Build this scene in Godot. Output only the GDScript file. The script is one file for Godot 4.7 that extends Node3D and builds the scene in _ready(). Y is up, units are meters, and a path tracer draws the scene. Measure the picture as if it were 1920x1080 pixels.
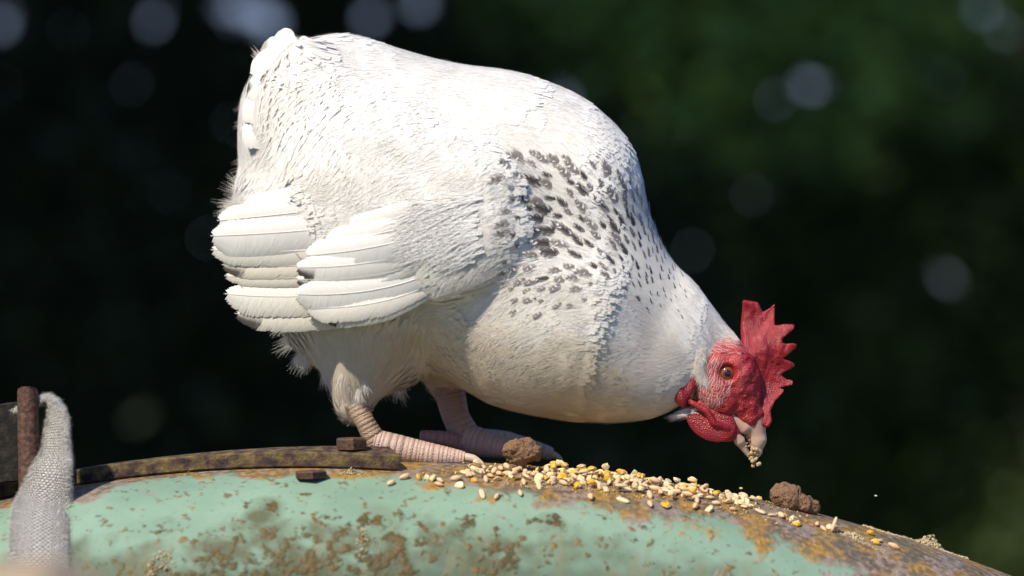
extends Node3D
# A white hen pecking feed on a rusty green tank, dark trees behind. Lengths that suit the hen are written in
# units of 0.3 mm ("u"), x to the east, y downwards, z towards the lens; at() turns them into metres.

const U := 0.0003
const EYE := 1.773
const DIST := 1.8

var rng := RandomNumberGenerator.new()
var names := {}


func at(x: float, y: float, z: float = 0.0) -> Vector3:
	return Vector3((x - 960.0) * U, EYE + (540.0 - y) * U, z * U)


func rnd(a: float, b: float) -> float:
	return rng.randf_range(a, b)


func numbered(called: String) -> String:
	var n: int = names.get(called, 0)
	names[called] = n + 1
	return called if n == 0 else "%s_%03d" % [called, n]


func tag(o: Node, label: String, category: String, group: String = "", kind: String = "") -> void:
	if label: o.set_meta("label", label)
	if category: o.set_meta("category", category)
	if group: o.set_meta("group", group)
	if kind: o.set_meta("kind", kind)


func thing(called: String, label: String, category: String, where: Vector3, group: String = "") -> Node3D:
	var o := Node3D.new()
	o.name = numbered(called)
	o.position = where
	add_child(o)
	tag(o, label, category, group)
	return o


# a part made in world metres, hung under its thing (or under a part that sits at its thing's own axes)
func part(called: String, m: Mesh, mat: Material, parent: Node3D) -> MeshInstance3D:
	var o := MeshInstance3D.new()
	o.name = called
	o.mesh = m
	if mat: o.material_override = null
	if mat:
		for i in m.get_surface_count():
			m.surface_set_material(i, mat)
	if parent.get_parent() == self: o.position = -parent.position
	parent.add_child(o, true)
	return o


func structure(called: String, m: Mesh, mat: Material, label: String) -> MeshInstance3D:
	var o := MeshInstance3D.new()
	o.name = numbered(called)
	o.mesh = m
	o.material_override = mat
	add_child(o, true)
	tag(o, label, called, "", "structure")
	return o


# ---------------------------------------------------------------- materials

func lin(r: float, g: float, b: float) -> Color:
	return Color(r, g, b).linear_to_srgb()


func noise_tex(freq: float, colors: Array, stops: Array, size: int = 256, kind: int = FastNoiseLite.TYPE_SIMPLEX_SMOOTH, sd: int = 1, octaves: int = 4) -> NoiseTexture2D:
	var n := FastNoiseLite.new()
	n.noise_type = kind
	n.seed = sd
	n.frequency = freq
	n.fractal_octaves = octaves
	if kind == FastNoiseLite.TYPE_CELLULAR:
		n.cellular_return_type = FastNoiseLite.RETURN_DISTANCE
		n.fractal_type = FastNoiseLite.FRACTAL_NONE
	var t := NoiseTexture2D.new()
	t.width = size
	t.height = size
	t.seamless = true
	t.noise = n
	if colors.size():
		var g := Gradient.new()
		g.offsets = PackedFloat32Array(stops)
		var cs := PackedColorArray()
		for c in colors: cs.append(c)
		g.colors = cs
		t.color_ramp = g
	return t


# triplanar material: a noisy colour whose tile is `tile` metres wide, and a relief of `mm`
func rough_mat(colors: Array, stops: Array, freq: float, tile: float, rough: float, mm: float, sd: int, bump_freq: float = 0.08, cellular: bool = false) -> StandardMaterial3D:
	var m := StandardMaterial3D.new()
	m.albedo_texture = noise_tex(freq, colors, stops, 256, FastNoiseLite.TYPE_SIMPLEX_SMOOTH, sd, 5)
	m.uv1_triplanar = true
	m.uv1_scale = Vector3.ONE / tile
	m.roughness = rough
	m.metallic_specular = 0.4
	if mm > 0.0:
		m.heightmap_enabled = true
		m.heightmap_texture = noise_tex(bump_freq, [], [], 256, FastNoiseLite.TYPE_CELLULAR if cellular else FastNoiseLite.TYPE_SIMPLEX_SMOOTH, sd + 7, 4)
		m.heightmap_scale = mm * 0.1
	return m


func vertex_mat(rough: float, spec: float = 0.4) -> StandardMaterial3D:
	var m := StandardMaterial3D.new()
	m.vertex_color_use_as_albedo = true
	m.roughness = rough
	m.metallic_specular = spec
	return m


# ---------------------------------------------------------------- implicit surfaces

# Surface nets over field f (negative inside). Gives positions, normals and triangles in the field's own units.
func nets(f: Callable, lo: Vector3, hi: Vector3, cell: float, block: int = 4) -> Dictionary:
	var nx := int(ceil((hi.x - lo.x) / cell / block)) * block + 1
	var ny := int(ceil((hi.y - lo.y) / cell / block)) * block + 1
	var nz := int(ceil((hi.z - lo.z) / cell / block)) * block + 1
	var v := PackedFloat32Array()
	v.resize(nx * ny * nz)
	v.fill(1e9)
	var reach := cell * block * 1.6
	for bz in range(0, nz, block):
		for by in range(0, ny, block):
			for bx in range(0, nx, block):
				var c: float = f.call(lo + Vector3(bx + block * 0.5, by + block * 0.5, bz + block * 0.5) * cell)
				var far := absf(c) > reach
				for z in range(bz, mini(bz + block, nz)):
					for y in range(by, mini(by + block, ny)):
						var row := (z * ny + y) * nx
						for x in range(bx, mini(bx + block, nx)):
							v[row + x] = c if far else f.call(lo + Vector3(x, y, z) * cell)
	var id := PackedInt32Array()
	id.resize(nx * ny * nz)
	id.fill(-1)
	var pos := PackedVector3Array()
	var off := [0, 1, nx, nx + 1, nx * ny, nx * ny + 1, nx * ny + nx, nx * ny + nx + 1]
	var cor := [Vector3(0, 0, 0), Vector3(1, 0, 0), Vector3(0, 1, 0), Vector3(1, 1, 0), Vector3(0, 0, 1), Vector3(1, 0, 1), Vector3(0, 1, 1), Vector3(1, 1, 1)]
	var edges := [0, 1, 2, 3, 4, 5, 6, 7, 0, 2, 1, 3, 4, 6, 5, 7, 0, 4, 1, 5, 2, 6, 3, 7]
	for z in nz - 1:
		for y in ny - 1:
			var row := (z * ny + y) * nx
			for x in nx - 1:
				var i := row + x
				var s: bool = v[i] < 0.0
				var same := true
				for k in range(1, 8):
					if (v[i + off[k]] < 0.0) != s:
						same = false
						break
				if same: continue
				var sum := Vector3.ZERO
				var n := 0
				for e in 12:
					var a: int = edges[e * 2]
					var b: int = edges[e * 2 + 1]
					var va := v[i + off[a]]
					var vb := v[i + off[b]]
					if (va < 0.0) != (vb < 0.0):
						var t := va / (va - vb)
						sum += (cor[a] as Vector3).lerp(cor[b], clampf(t, 0.0, 1.0))
						n += 1
				id[i] = pos.size()
				pos.append(lo + (Vector3(x, y, z) + sum / n) * cell)
	var tri := PackedInt32Array()
	var sx := 1
	var sy := nx
	var sz := nx * ny
	for z in range(1, nz - 1):
		for y in range(1, ny - 1):
			for x in range(1, nx - 1):
				var i := z * sz + y * sy + x
				var s: bool = v[i] < 0.0
				for axis in 3:
					var d: int = [sx, sy, sz][axis]
					if (v[i + d] < 0.0) == s: continue
					var p: int = [sy, sz, sx][axis]
					var q: int = [sz, sx, sy][axis]
					var a := id[i]
					var b := id[i - p]
					var c := id[i - p - q]
					var e := id[i - q]
					if a < 0 or b < 0 or c < 0 or e < 0: continue
					tri.append_array([a, b, c, a, c, e])
	var nor := PackedVector3Array()
	nor.resize(pos.size())
	var h := cell * 0.35
	for i in pos.size():
		var p := pos[i]
		var g := Vector3(1, -1, -1) * float(f.call(p + Vector3(h, -h, -h))) + Vector3(-1, -1, 1) * float(f.call(p + Vector3(-h, -h, h)))
		g += Vector3(-1, 1, -1) * float(f.call(p + Vector3(-h, h, -h))) + Vector3(1, 1, 1) * float(f.call(p + Vector3(h, h, h)))
		nor[i] = g.normalized()
	return {"pos": pos, "nor": nor, "tri": tri}


# adds a net, given in hen units, to an ArrayMesh as one surface in metres
func add_net(am: ArrayMesh, net: Dictionary, color: Callable) -> void:
	var pos := PackedVector3Array()
	var nor := PackedVector3Array()
	var col := PackedColorArray()
	for i in net.pos.size():
		var p: Vector3 = net.pos[i]
		var n: Vector3 = net.nor[i]
		pos.append(at(p.x, p.y, p.z))
		nor.append(Vector3(n.x, -n.y, n.z))
		col.append(color.call(p, n))
	add_arrays(am, pos, nor, col, net.tri)


func add_arrays(am: ArrayMesh, pos: PackedVector3Array, nor: PackedVector3Array, col: PackedColorArray, tri: PackedInt32Array, uv: PackedVector2Array = PackedVector2Array()) -> void:
	for k in range(0, tri.size(), 3):  # front faces run clockwise
		if (pos[tri[k + 1]] - pos[tri[k]]).cross(pos[tri[k + 2]] - pos[tri[k]]).dot(nor[tri[k]] + nor[tri[k + 1]] + nor[tri[k + 2]]) > 0.0:
			var t := tri[k + 1]
			tri[k + 1] = tri[k + 2]
			tri[k + 2] = t
	var a := []
	a.resize(Mesh.ARRAY_MAX)
	a[Mesh.ARRAY_VERTEX] = pos
	a[Mesh.ARRAY_NORMAL] = nor
	if col.size(): a[Mesh.ARRAY_COLOR] = col
	if uv.size(): a[Mesh.ARRAY_TEX_UV] = uv
	a[Mesh.ARRAY_INDEX] = tri
	am.add_surface_from_arrays(Mesh.PRIMITIVE_TRIANGLES, a)


func smin(a: float, b: float, k: float) -> float:
	var h := maxf(k - absf(a - b), 0.0) / k
	return minf(a, b) - h * h * k * 0.25


func ell(p: Vector3, c: Vector3, r: Vector3, deg: float) -> float:
	var d := p - c
	if deg != 0.0:
		var t := deg_to_rad(deg)
		d = Vector3(d.x * cos(t) + d.y * sin(t), -d.x * sin(t) + d.y * cos(t), d.z)
	var q := d / r
	var k0 := q.length()
	var k1 := (q / r).length()
	return k0 * (k0 - 1.0) / maxf(k1, 1e-6)


func cone(p: Vector3, a: Vector3, b: Vector3, ra: float, rb: float) -> float:
	var ba := b - a
	var t := clampf((p - a).dot(ba) / ba.length_squared(), 0.0, 1.0)
	return (p - a - ba * t).length() - lerpf(ra, rb, t)


# ---------------------------------------------------------------- swept shapes

# tube through points (metres) with radii; rings > 0 raises that many scale rings along it
func tube(am: ArrayMesh, pts: Array, rad: Array, sides: int, col: Color, rings: float = 0.0, depth: float = 0.0, steps: int = 10, flat: float = 1.0, tint: float = 0.0) -> void:
	var cv := Curve3D.new()
	for i in pts.size():
		var tan := Vector3.ZERO
		if i > 0 and i < pts.size() - 1: tan = (pts[i + 1] - pts[i - 1]) / 6.0
		cv.add_point(pts[i], -tan, tan)
	var pos := PackedVector3Array()
	var nor := PackedVector3Array()
	var cs := PackedColorArray()
	var tri := PackedInt32Array()
	var n := (pts.size() - 1) * steps
	var last := Vector3(0, 0, 1)
	for i in n + 1:
		var f := float(i) / steps
		var k := mini(int(f), pts.size() - 2)
		var p := cv.sample(k, f - k)
		var q0 := cv.sample(k, clampf(f - k - 0.02, 0.0, 1.0))
		var q1 := cv.sample(k, clampf(f - k + 0.02, 0.0, 1.0))
		var d := (q1 - q0).normalized()
		var side := (last - d * last.dot(d)).normalized()
		last = side
		var up := d.cross(side)
		var r: float = lerpf(rad[k], rad[k + 1], f - k)
		var w := fposmod(rings * i / n + 0.28 * sin(i * 0.13 + pts[0].x * 900.0) + 0.12 * sin(i * 0.41), 1.0)
		for j in sides:
			var a := TAU * j / sides
			var sh := side * cos(a) * flat + up * sin(a)
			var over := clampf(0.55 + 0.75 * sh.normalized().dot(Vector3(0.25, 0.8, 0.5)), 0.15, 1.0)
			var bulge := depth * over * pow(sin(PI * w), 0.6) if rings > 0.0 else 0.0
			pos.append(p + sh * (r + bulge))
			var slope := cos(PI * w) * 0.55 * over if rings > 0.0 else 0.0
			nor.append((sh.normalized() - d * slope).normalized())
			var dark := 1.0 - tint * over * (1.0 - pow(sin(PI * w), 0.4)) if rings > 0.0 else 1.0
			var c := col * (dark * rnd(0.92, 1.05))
			cs.append(Color(c.r, c.g, c.b, 1))
	for i in n:
		for j in sides:
			var a := i * sides + j
			var b := i * sides + (j + 1) % sides
			tri.append_array([a, b, a + sides, b, b + sides, a + sides])
	for e in [0, n]:
		var first := pos.size()
		pos.append(cv.sample(0, 0.0) if e == 0 else cv.sample(pts.size() - 2, 1.0))
		var q := pos[first] - (cv.sample(0, 0.1) if e == 0 else cv.sample(pts.size() - 2, 0.9))
		nor.append(q.normalized())
		cs.append(Color(col.r, col.g, col.b, 1))
		for j in sides:
			tri.append_array([first, e * sides + j, e * sides + (j + 1) % sides])
	add_arrays(am, pos, nor, cs, tri)


# a bar with a chamfered rectangular section through frames [centre, half width vector, half height vector]
func bar(frames: Array, chamfer: float) -> ArrayMesh:
	var st := SurfaceTool.new()
	st.begin(Mesh.PRIMITIVE_TRIANGLES)
	st.set_smooth_group(-1)
	var rings := []
	for f in frames:
		var c: Vector3 = f[0]
		var w: Vector3 = f[1]
		var h: Vector3 = f[2]
		var cw := w.normalized() * chamfer
		var ch := h.normalized() * chamfer
		rings.append([c - w + h - ch, c - w + cw + h, c + w - cw + h, c + w + h - ch, c + w - h + ch, c + w - cw - h, c - w + cw - h, c - w - h + ch])
	for i in rings.size() - 1:
		for j in 8:
			var a: Vector3 = rings[i][j]
			var b: Vector3 = rings[i][(j + 1) % 8]
			var c: Vector3 = rings[i + 1][(j + 1) % 8]
			var d: Vector3 = rings[i + 1][j]
			for p in [a, b, c, a, c, d]: st.add_vertex(p)
	for e in [0, rings.size() - 1]:
		for j in range(1, 7):
			for p in [rings[e][0], rings[e][j], rings[e][j + 1]]: st.add_vertex(p)
	st.generate_normals()
	return st.commit()


# ---------------------------------------------------------------- the hen's body

var bc := PackedVector3Array()
var br := PackedVector3Array()
var ba := PackedFloat32Array()
var bk := PackedFloat32Array()
var cones: Array = []
var ruffle := FastNoiseLite.new()


func lump(c: Vector3, r: Vector3, deg: float, k: float) -> void:
	bc.append(c)
	br.append(r)
	ba.append(deg)
	bk.append(k)


func lean(x: float) -> float:
	return 0.1 * (x - 950.0)


func sd_body(q: Vector3) -> float:
	var p := Vector3(q.x, q.y, q.z - lean(q.x))
	var d := 1e9
	for i in bc.size():
		var e := ell(p, bc[i], br[i], ba[i])
		d = e if i == 0 else smin(d, e, bk[i])
	for c in cones:
		d = smin(d, cone(Vector3(p.x, p.y, p.z * (1.0 + 0.75 * smoothstep(1080.0, 1320.0, p.x))), c[0], c[1], c[2], c[3]), c[4])
	if absf(d) < 60.0: d += ruffle.get_noise_3dv(q) * 3.0 * clampf((1330.0 - p.x) / 200.0, 0.15, 1.0)
	return d


func shape_body() -> void:
	ruffle.seed = 3
	ruffle.frequency = 0.008
	ruffle.fractal_octaves = 2
	lump(Vector3(800, 385, 0), Vector3(392, 262, 215), 33, 1)
	lump(Vector3(615, 207, 0), Vector3(158, 150, 150), 0, 50)
	lump(Vector3(530, 260, 0), Vector3(72, 140, 115), -8, 60)
	lump(Vector3(510, 375, 0), Vector3(85, 60, 120), 0, 50)
	lump(Vector3(1000, 540, 0), Vector3(230, 233, 184), 0, 60)
	lump(Vector3(1060, 352, 0), Vector3(143, 146, 160), 0, 70)
	lump(Vector3(640, 550, 0), Vector3(140, 150, 150), 0, 50)
	lump(Vector3(705, 640, 0), Vector3(105, 100, 90), 0, 40)
	lump(Vector3(735, 405, 174), Vector3(205, 125, 50), -10, 95)
	lump(Vector3(735, 405, -174), Vector3(205, 125, 50), -10, 95)
	lump(Vector3(1140, 700, 0), Vector3(115, 78, 105), 6, 60)
	lump(Vector3(655, 295, 172), Vector3(90, 56, 30), -35, 90)
	lump(Vector3(845, 420, 196), Vector3(70, 105, 24), 20, 80)
	lump(Vector3(965, 290, 0), Vector3(165, 150, 150), 25, 90)
	lump(Vector3(560, 180, 120), Vector3(70, 110, 40), 15, 40)
	cones = [
		[Vector3(1135, 596, 14), Vector3(1235, 632, 26), 142.0, 104.0, 130.0],
		[Vector3(1235, 632, 26), Vector3(1272, 660, 10), 104.0, 80.0, 30.0],
		[Vector3(1240, 590, 12), Vector3(1340, 655, -4), 88.0, 50.0, 20.0],
		[Vector3(575, 165, 0), Vector3(525, 85, 0), 62.0, 20.0, 40.0],
		[Vector3(680, 590, 85), Vector3(655, 752, 62), 112.0, 36.0, 40.0],
		[Vector3(790, 560, -95), Vector3(832, 725, -110), 110.0, 36.0, 40.0],
	]


# ---------------------------------------------------------------- feathers

# one small body feather, root at 0, tip at y = 1, built barb by barb; dark > 0 stains the barbs near the tip
func feather_mesh(nb: int, w: float, fringe: float, dark: float, sd: int, closed: float = 0.0, stain: Color = Color(0.03, 0.02, 0.017)) -> ArrayMesh:
	rng.seed = sd
	var pos := PackedVector3Array()
	var nor := PackedVector3Array()
	var col := PackedColorArray()
	var tri := PackedInt32Array()
	var bend := 0.22
	for side in [-1.0, 1.0]:
		for i in nb:
			var u := float(i) / (nb - 1)
			var y0 := lerpf(0.08, 0.93, u)
			var ex: float = w * pow(sin(PI * (0.2 + 0.8 * u)), 0.65) * rnd(0.86, 1.04)
			var ey := lerpf(0.28, 1.0, pow(u, 0.9)) + rnd(-fringe, fringe)
			if u > 0.97: ex = w * 0.06
			var a := Vector2(0, y0)
			var e := Vector2(ex * side, ey)
			var m := (a + e) * 0.5 + Vector2(ex * side * 0.14, -0.02)
			var gap := 0.9 / nb
			var lift := rnd(-0.006, 0.012)
			var first := pos.size()
			var pts := [a, m, e]
			var wid := [gap * 0.85, gap * lerpf(0.7, 0.85, closed), gap * lerpf(0.16, 0.6, closed)]
			var streak := rnd(0.93, 1.0)
			var stained := dark > 0.0 and u > 0.30 and u < 0.93 and rng.randf() < dark
			for k in 3:
				var c: Vector2 = pts[k]
				var dir: Vector2 = (pts[mini(k + 1, 2)] - pts[maxi(k - 1, 0)]).normalized()
				var perp := Vector2(-dir.y, dir.x)
				for s in [-1.0, 1.0]:
					var q: Vector2 = c + perp * s * wid[k]
					var z := -bend * (q.y - 0.35) * (q.y - 0.35) - 0.10 * q.x * q.x / maxf(w, 0.05) + lift * 0.5
					pos.append(Vector3(q.x, q.y, z))
					var n := Vector3(0.2 * q.x / maxf(w, 0.05), 2.0 * bend * (q.y - 0.35), 1.0)
					n += Vector3(perp.x, perp.y, 0) * s * lerpf(0.20, 0.07, closed)
					nor.append(n.normalized())
					var c3 := Color(streak, streak, streak)
					if stained: c3 = c3.lerp(stain, [0.96, 0.86, 0.55][k] * (1.0 if stain.r < 0.05 else 0.85))
					col.append(c3)
			for k in 2:
				var b := first + k * 2
				tri.append_array([b, b + 1, b + 2, b + 1, b + 3, b + 2])
	var am := ArrayMesh.new()
	add_arrays(am, pos, nor, col, tri)
	return am


# a wisp of down: loose hair-like strands
func down_mesh(count: int, spread: float, sd: int) -> ArrayMesh:
	rng.seed = sd
	var pos := PackedVector3Array()
	var nor := PackedVector3Array()
	var col := PackedColorArray()
	var tri := PackedInt32Array()
	for i in count:
		var a := rnd(-spread, spread)
		var l := rnd(0.55, 1.05)
		var c := rnd(-0.25, 0.25)
		var b := Vector3(rnd(-0.1, 0.1), rnd(0.0, 0.25), 0)
		var z := rnd(-0.05, 0.09)
		var first := pos.size()
		var wd := rnd(0.008, 0.014)
		var shade := rnd(0.95, 1.0)
		for k in 4:
			var t := k / 3.0
			var ang := a + c * t
			var q := b + Vector3(sin(ang), cos(ang), z - 0.12 * t) * l * t * 0.9
			var w := wd * (1.0 - 0.85 * t)
			for s in [-1.0, 1.0]:
				pos.append(q + Vector3(cos(ang), -sin(ang), 0) * w * s)
				nor.append(Vector3(cos(ang) * s * 0.22, -sin(ang) * s * 0.22 + 0.06, 1).normalized())
				col.append(Color(shade, shade, shade))
		for k in 3:
			var v := first + k * 2
			tri.append_array([v, v + 1, v + 2, v + 1, v + 3, v + 2])
	var am := ArrayMesh.new()
	add_arrays(am, pos, nor, col, tri)
	return am


# a flight feather laid in place (hen units): root, a bend point, tip, half width, the way its face looks
func flight_feather(root: Vector3, mid: Vector3, tip: Vector3, hw: float, face: Vector3, spot: float, cream: float, sd: int) -> ArrayMesh:
	rng.seed = sd
	var pos := PackedVector3Array()
	var nor := PackedVector3Array()
	var col := PackedColorArray()
	var tri := PackedInt32Array()
	var nb := 110
	var pale := Color(0.79, 0.78, 0.755).lerp(Color(0.80, 0.72, 0.58), cream)
	var pt := func(t: float) -> Vector3: return root.lerp(mid, t).lerp(mid.lerp(tip, t), t)
	for side in [-1.0, 1.0]:
		var vane: float = hw * (0.72 if side < 0.0 else 1.15)
		var splits := [rng.randi_range(18, nb - 6), rng.randi_range(30, nb - 6), rng.randi_range(50, nb - 4)]
		for i in nb:
			var u := float(i) / (nb - 1)
			var t0 := lerpf(0.12, 0.965, u)
			var t1 := minf(t0 + lerpf(0.15, 0.012, u), 1.0)
			var prof: float = minf(1.0, 0.55 + u * 1.2) * pow(clampf((1.0 - u) * 8.0, 0.0, 1.0), 0.5)
			var ex := vane * prof * rnd(0.91, 1.02) + 1.0
			for q in splits:
				if absi(i - q) < 2: t1 += 0.006 * (i - q)
			var a: Vector3 = pt.call(t0)
			var e: Vector3 = pt.call(t1)
			var along: Vector3 = ((pt.call(minf(t1 + 0.02, 1.0)) as Vector3) - (pt.call(t1 - 0.03) as Vector3)).normalized()
			var perp := along.cross(face).normalized()
			var out: Vector3 = perp * side
			var up := perp.cross(along).normalized()
			if up.dot(face) < 0.0: up = -up
			e += out * ex - up * (ex * ex / hw * 0.07)
			var m: Vector3 = (a + e) * 0.5 + out * ex * 0.10 + up * 1.2
			var gap := (root - tip).length() * 0.9 / nb
			var first := pos.size()
			var pts := [a, m, e]
			var wid := [gap * 0.75, gap * 0.8, gap * 0.72]
			var streak := rnd(0.95, 1.0)
			var dk := 0.0
			if spot > 0.0 and side > 0.0: dk = spot * clampf((u - 0.885 + rnd(-0.012, 0.012)) * 60.0, 0.0, 1.0)
			for k in 3:
				for s in [-1.0, 1.0]:
					pos.append(pts[k] + along * s * wid[k])
					nor.append((up + out * (0.25 * k) + along * s * 0.16).normalized())
					var c := pale * streak
					c = c.lerp(Color(0.62, 0.54, 0.42), 0.22 * k * 0.5 * cream)
					if dk > 0.0 and k > 0: c = c.lerp(Color(0.045, 0.03, 0.028), dk)
					col.append(Color(c.r, c.g, c.b, 1))
			for k in 2:
				var b := first + k * 2
				tri.append_array([b, b + 1, b + 2, b + 1, b + 3, b + 2])
	# the quill
	var first := pos.size()
	for k in 13:
		var t := k / 12.0 * 0.97
		var c: Vector3 = pt.call(t)
		var along: Vector3 = ((pt.call(t + 0.02) as Vector3) - (pt.call(t - 0.02) as Vector3)).normalized()
		var perp := along.cross(face).normalized()
		var w := lerpf(2.0, 0.5, t)
		for s in [-1.0, 0.0, 1.0]:
			pos.append(c + perp * w * s + face * (0.6 + (0.9 if s == 0.0 else 0.0)))
			nor.append((face + perp * s).normalized())
			col.append(Color(0.84, 0.81, 0.76))
	for k in 12:
		for j in 2:
			var b := first + k * 3 + j
			tri.append_array([b, b + 1, b + 3, b + 1, b + 4, b + 3])
	for i in pos.size():
		var p := pos[i]
		pos[i] = at(p.x, p.y, p.z)
		nor[i] = Vector3(nor[i].x, -nor[i].y, nor[i].z)
	var am := ArrayMesh.new()
	add_arrays(am, pos, nor, col, tri)
	return am


# how the plumage lies: x, y, flow x, flow y, length, half width, lift in degrees, kind (0 vaned, 1 hackle, 2 down), cream
var lay := [
	[1370, 632, -0.75, -0.66, 26, 9, 10, 1, 0.05], [1285, 765, -0.9, -0.1, 40, 13, 10, 1, 0.4], [1290, 600, -0.75, -0.6, 42, 14, 8, 1, 0.0],
	[1235, 490, -0.62, -0.78, 56, 18, 8, 1, 0.0], [1240, 680, -1.0, -0.1, 55, 20, 8, 1, 0.35], [1150, 320, -0.6, -0.75, 80, 34, 7, 0, 0.0],
	[1100, 420, -0.75, -0.6, 80, 26, 9, 1, 0.0], [1000, 450, -1.0, -0.08, 85, 30, 10, 1, 0.0], [1000, 590, -0.95, 0.25, 80, 30, 12, 1, 0.12],
	[1120, 600, -0.95, 0.0, 70, 26, 9, 1, 0.1], [870, 560, -0.85, 0.5, 85, 44, 12, 0, 0.22], [890, 680, -0.8, 0.5, 70, 30, 12, 2, 0.6],
	[1080, 745, -1.0, 0.1, 66, 30, 9, 2, 0.85], [1040, 680, -0.95, 0.25, 66, 30, 11, 2, 0.55], [900, 180, -0.9, -0.35, 95, 52, 6, 0, 0.0],
	[750, 115, -1.0, -0.05, 100, 54, 6, 0, 0.0], [620, 80, -0.95, 0.05, 95, 50, 6, 0, 0.0], [520, 100, -0.4, -0.9, 80, 30, 10, 0, 0.0],
	[475, 190, -0.7, 0.7, 90, 40, 14, 0, 0.0], [480, 300, -0.65, 0.75, 90, 40, 16, 0, 0.0], [440, 385, -0.95, 0.2, 80, 30, 16, 2, 0.0],
	[590, 230, -0.8, 0.5, 115, 62, 7, 0, 0.0], [620, 330, -0.65, 0.7, 95, 60, 12, 0, 0.05], [780, 280, -0.95, 0.3, 95, 52, 8, 0, 0.0],
	[860, 400, -0.9, 0.42, 80, 44, 11, 0, 0.04], [700, 440, -0.97, 0.2, 85, 46, 8, 0, 0.0], [560, 400, -1.0, 0.1, 90, 46, 6, 0, 0.0],
	[800, 520, -0.8, 0.6, 80, 36, 12, 0, 0.1], [760, 650, -0.25, 1.0, 85, 28, 12, 2, 0.75], [670, 700, -0.05, 1.0, 95, 26, 12, 2, 0.65],
	[570, 640, -0.35, 0.95, 90, 26, 15, 2, 0.55], [520, 580, -0.7, 0.7, 90, 26, 16, 2, 0.4], [840, 720, 0.0, 1.0, 60, 20, 10, 2, 0.85],
]


func lie(p: Vector3) -> Array:
	var sum := 0.0
	var v := [0.0, 0.0, 0.0, 0.0, 0.0, 0.0]
	var best := 1e9
	var kind := 0
	for r in lay:
		var d2: float = (p.x - r[0]) * (p.x - r[0]) + (p.y - r[1]) * (p.y - r[1]) + 300.0
		var w: float = 1.0 / (d2 * d2)
		sum += w
		for k in 5: v[k] += w * r[k + 2]
		v[5] += w * r[8]
		if d2 < best:
			best = d2
			kind = r[7]
	return [v[0] / sum, v[1] / sum, v[2] / sum, v[3] / sum, v[4] / sum, kind, v[5] / sum]


func feather_at(p: Vector3, n: Vector3, flow: Vector2, length: float, wid: float, lift: float, up: float) -> Transform3D:
	var f := Vector3(flow.x, flow.y, 0)
	f = (f - n * f.dot(n))
	if f.length() < 0.05: f = Vector3(flow.x, flow.y, 0.3) - n * n.dot(Vector3(flow.x, flow.y, 0.3))
	f = f.normalized()
	var a := deg_to_rad(lift)
	var y := (f * cos(a) + n * sin(a)).normalized()
	var z := (n * cos(a) - f * sin(a)).normalized()
	var o := p - f * length * 0.5 - n * (length * 0.5 * sin(a) - up - length * 0.02)
	# to metres, y up; x is rebuilt so that the frame stays right-handed
	var ym := Vector3(y.x, -y.y, y.z)
	var zm := Vector3(z.x, -z.y, z.z)
	var xm := ym.cross(zm)
	return Transform3D(Basis(xm * wid * U, ym * length * U, zm * length * U), at(o.x, o.y, o.z))


# a feather bent and tilted so that its tip lies `clear` above the body
func feather_on(p: Vector3, n: Vector3, flow: Vector2, length: float, wid: float, clear: float) -> Transform3D:
	var f := Vector3(flow.x, flow.y, 0)
	f = f - n * f.dot(n)
	if f.length() < 0.05: f = Vector3(flow.x, flow.y, 0.3) - n * n.dot(Vector3(flow.x, flow.y, 0.3))
	f = f.normalized()
	# narrower and shorter where the body curves away
	var across := n.cross(f)
	var sag := maxf(sd_body(p + across * wid * 0.35), sd_body(p - across * wid * 0.35))
	if sag > 1.3: wid *= maxf(sqrt(1.3 / sag), 0.3)
	var h := -sd_body(p + f * length * 0.5)
	if h < -0.2 * length:
		length *= 0.7
		h = -sd_body(p + f * length * 0.5)
	var k := clampf(-h / (0.088 * length), 0.12, 2.6)
	var a := asin(clampf((h + clear + 0.088 * k * length) / (0.5 * length), -0.06, 0.4))
	var y := (f * cos(a) + n * sin(a)).normalized()
	var z := (n * cos(a) - f * sin(a)).normalized()
	var o := p - y * length * 0.5 + n * clear * 0.5
	var ym := Vector3(y.x, -y.y, y.z)
	var zm := Vector3(z.x, -z.y, z.z)
	return Transform3D(Basis(ym.cross(zm) * wid * U, ym * length * U, zm * length * k * U), at(o.x, o.y, o.z))


func multi(called: String, m: Mesh, mat: Material, xf: Array, cols: Array, parent: Node3D, label: String = "") -> void:
	if xf.is_empty(): return
	m.surface_set_material(0, mat)
	var mm := MultiMesh.new()
	mm.transform_format = MultiMesh.TRANSFORM_3D
	mm.use_colors = cols.size() > 0
	mm.mesh = m
	mm.instance_count = xf.size()
	for i in xf.size():
		mm.set_instance_transform(i, xf[i])
		if cols.size(): mm.set_instance_color(i, cols[i])
	var o := MultiMeshInstance3D.new()
	o.name = called
	o.multimesh = mm
	if parent.get_parent() == self: o.position = -parent.position
	parent.add_child(o, true)
	o.set_meta("kind", "stuff")
	if label: o.set_meta("label", label)


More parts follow.
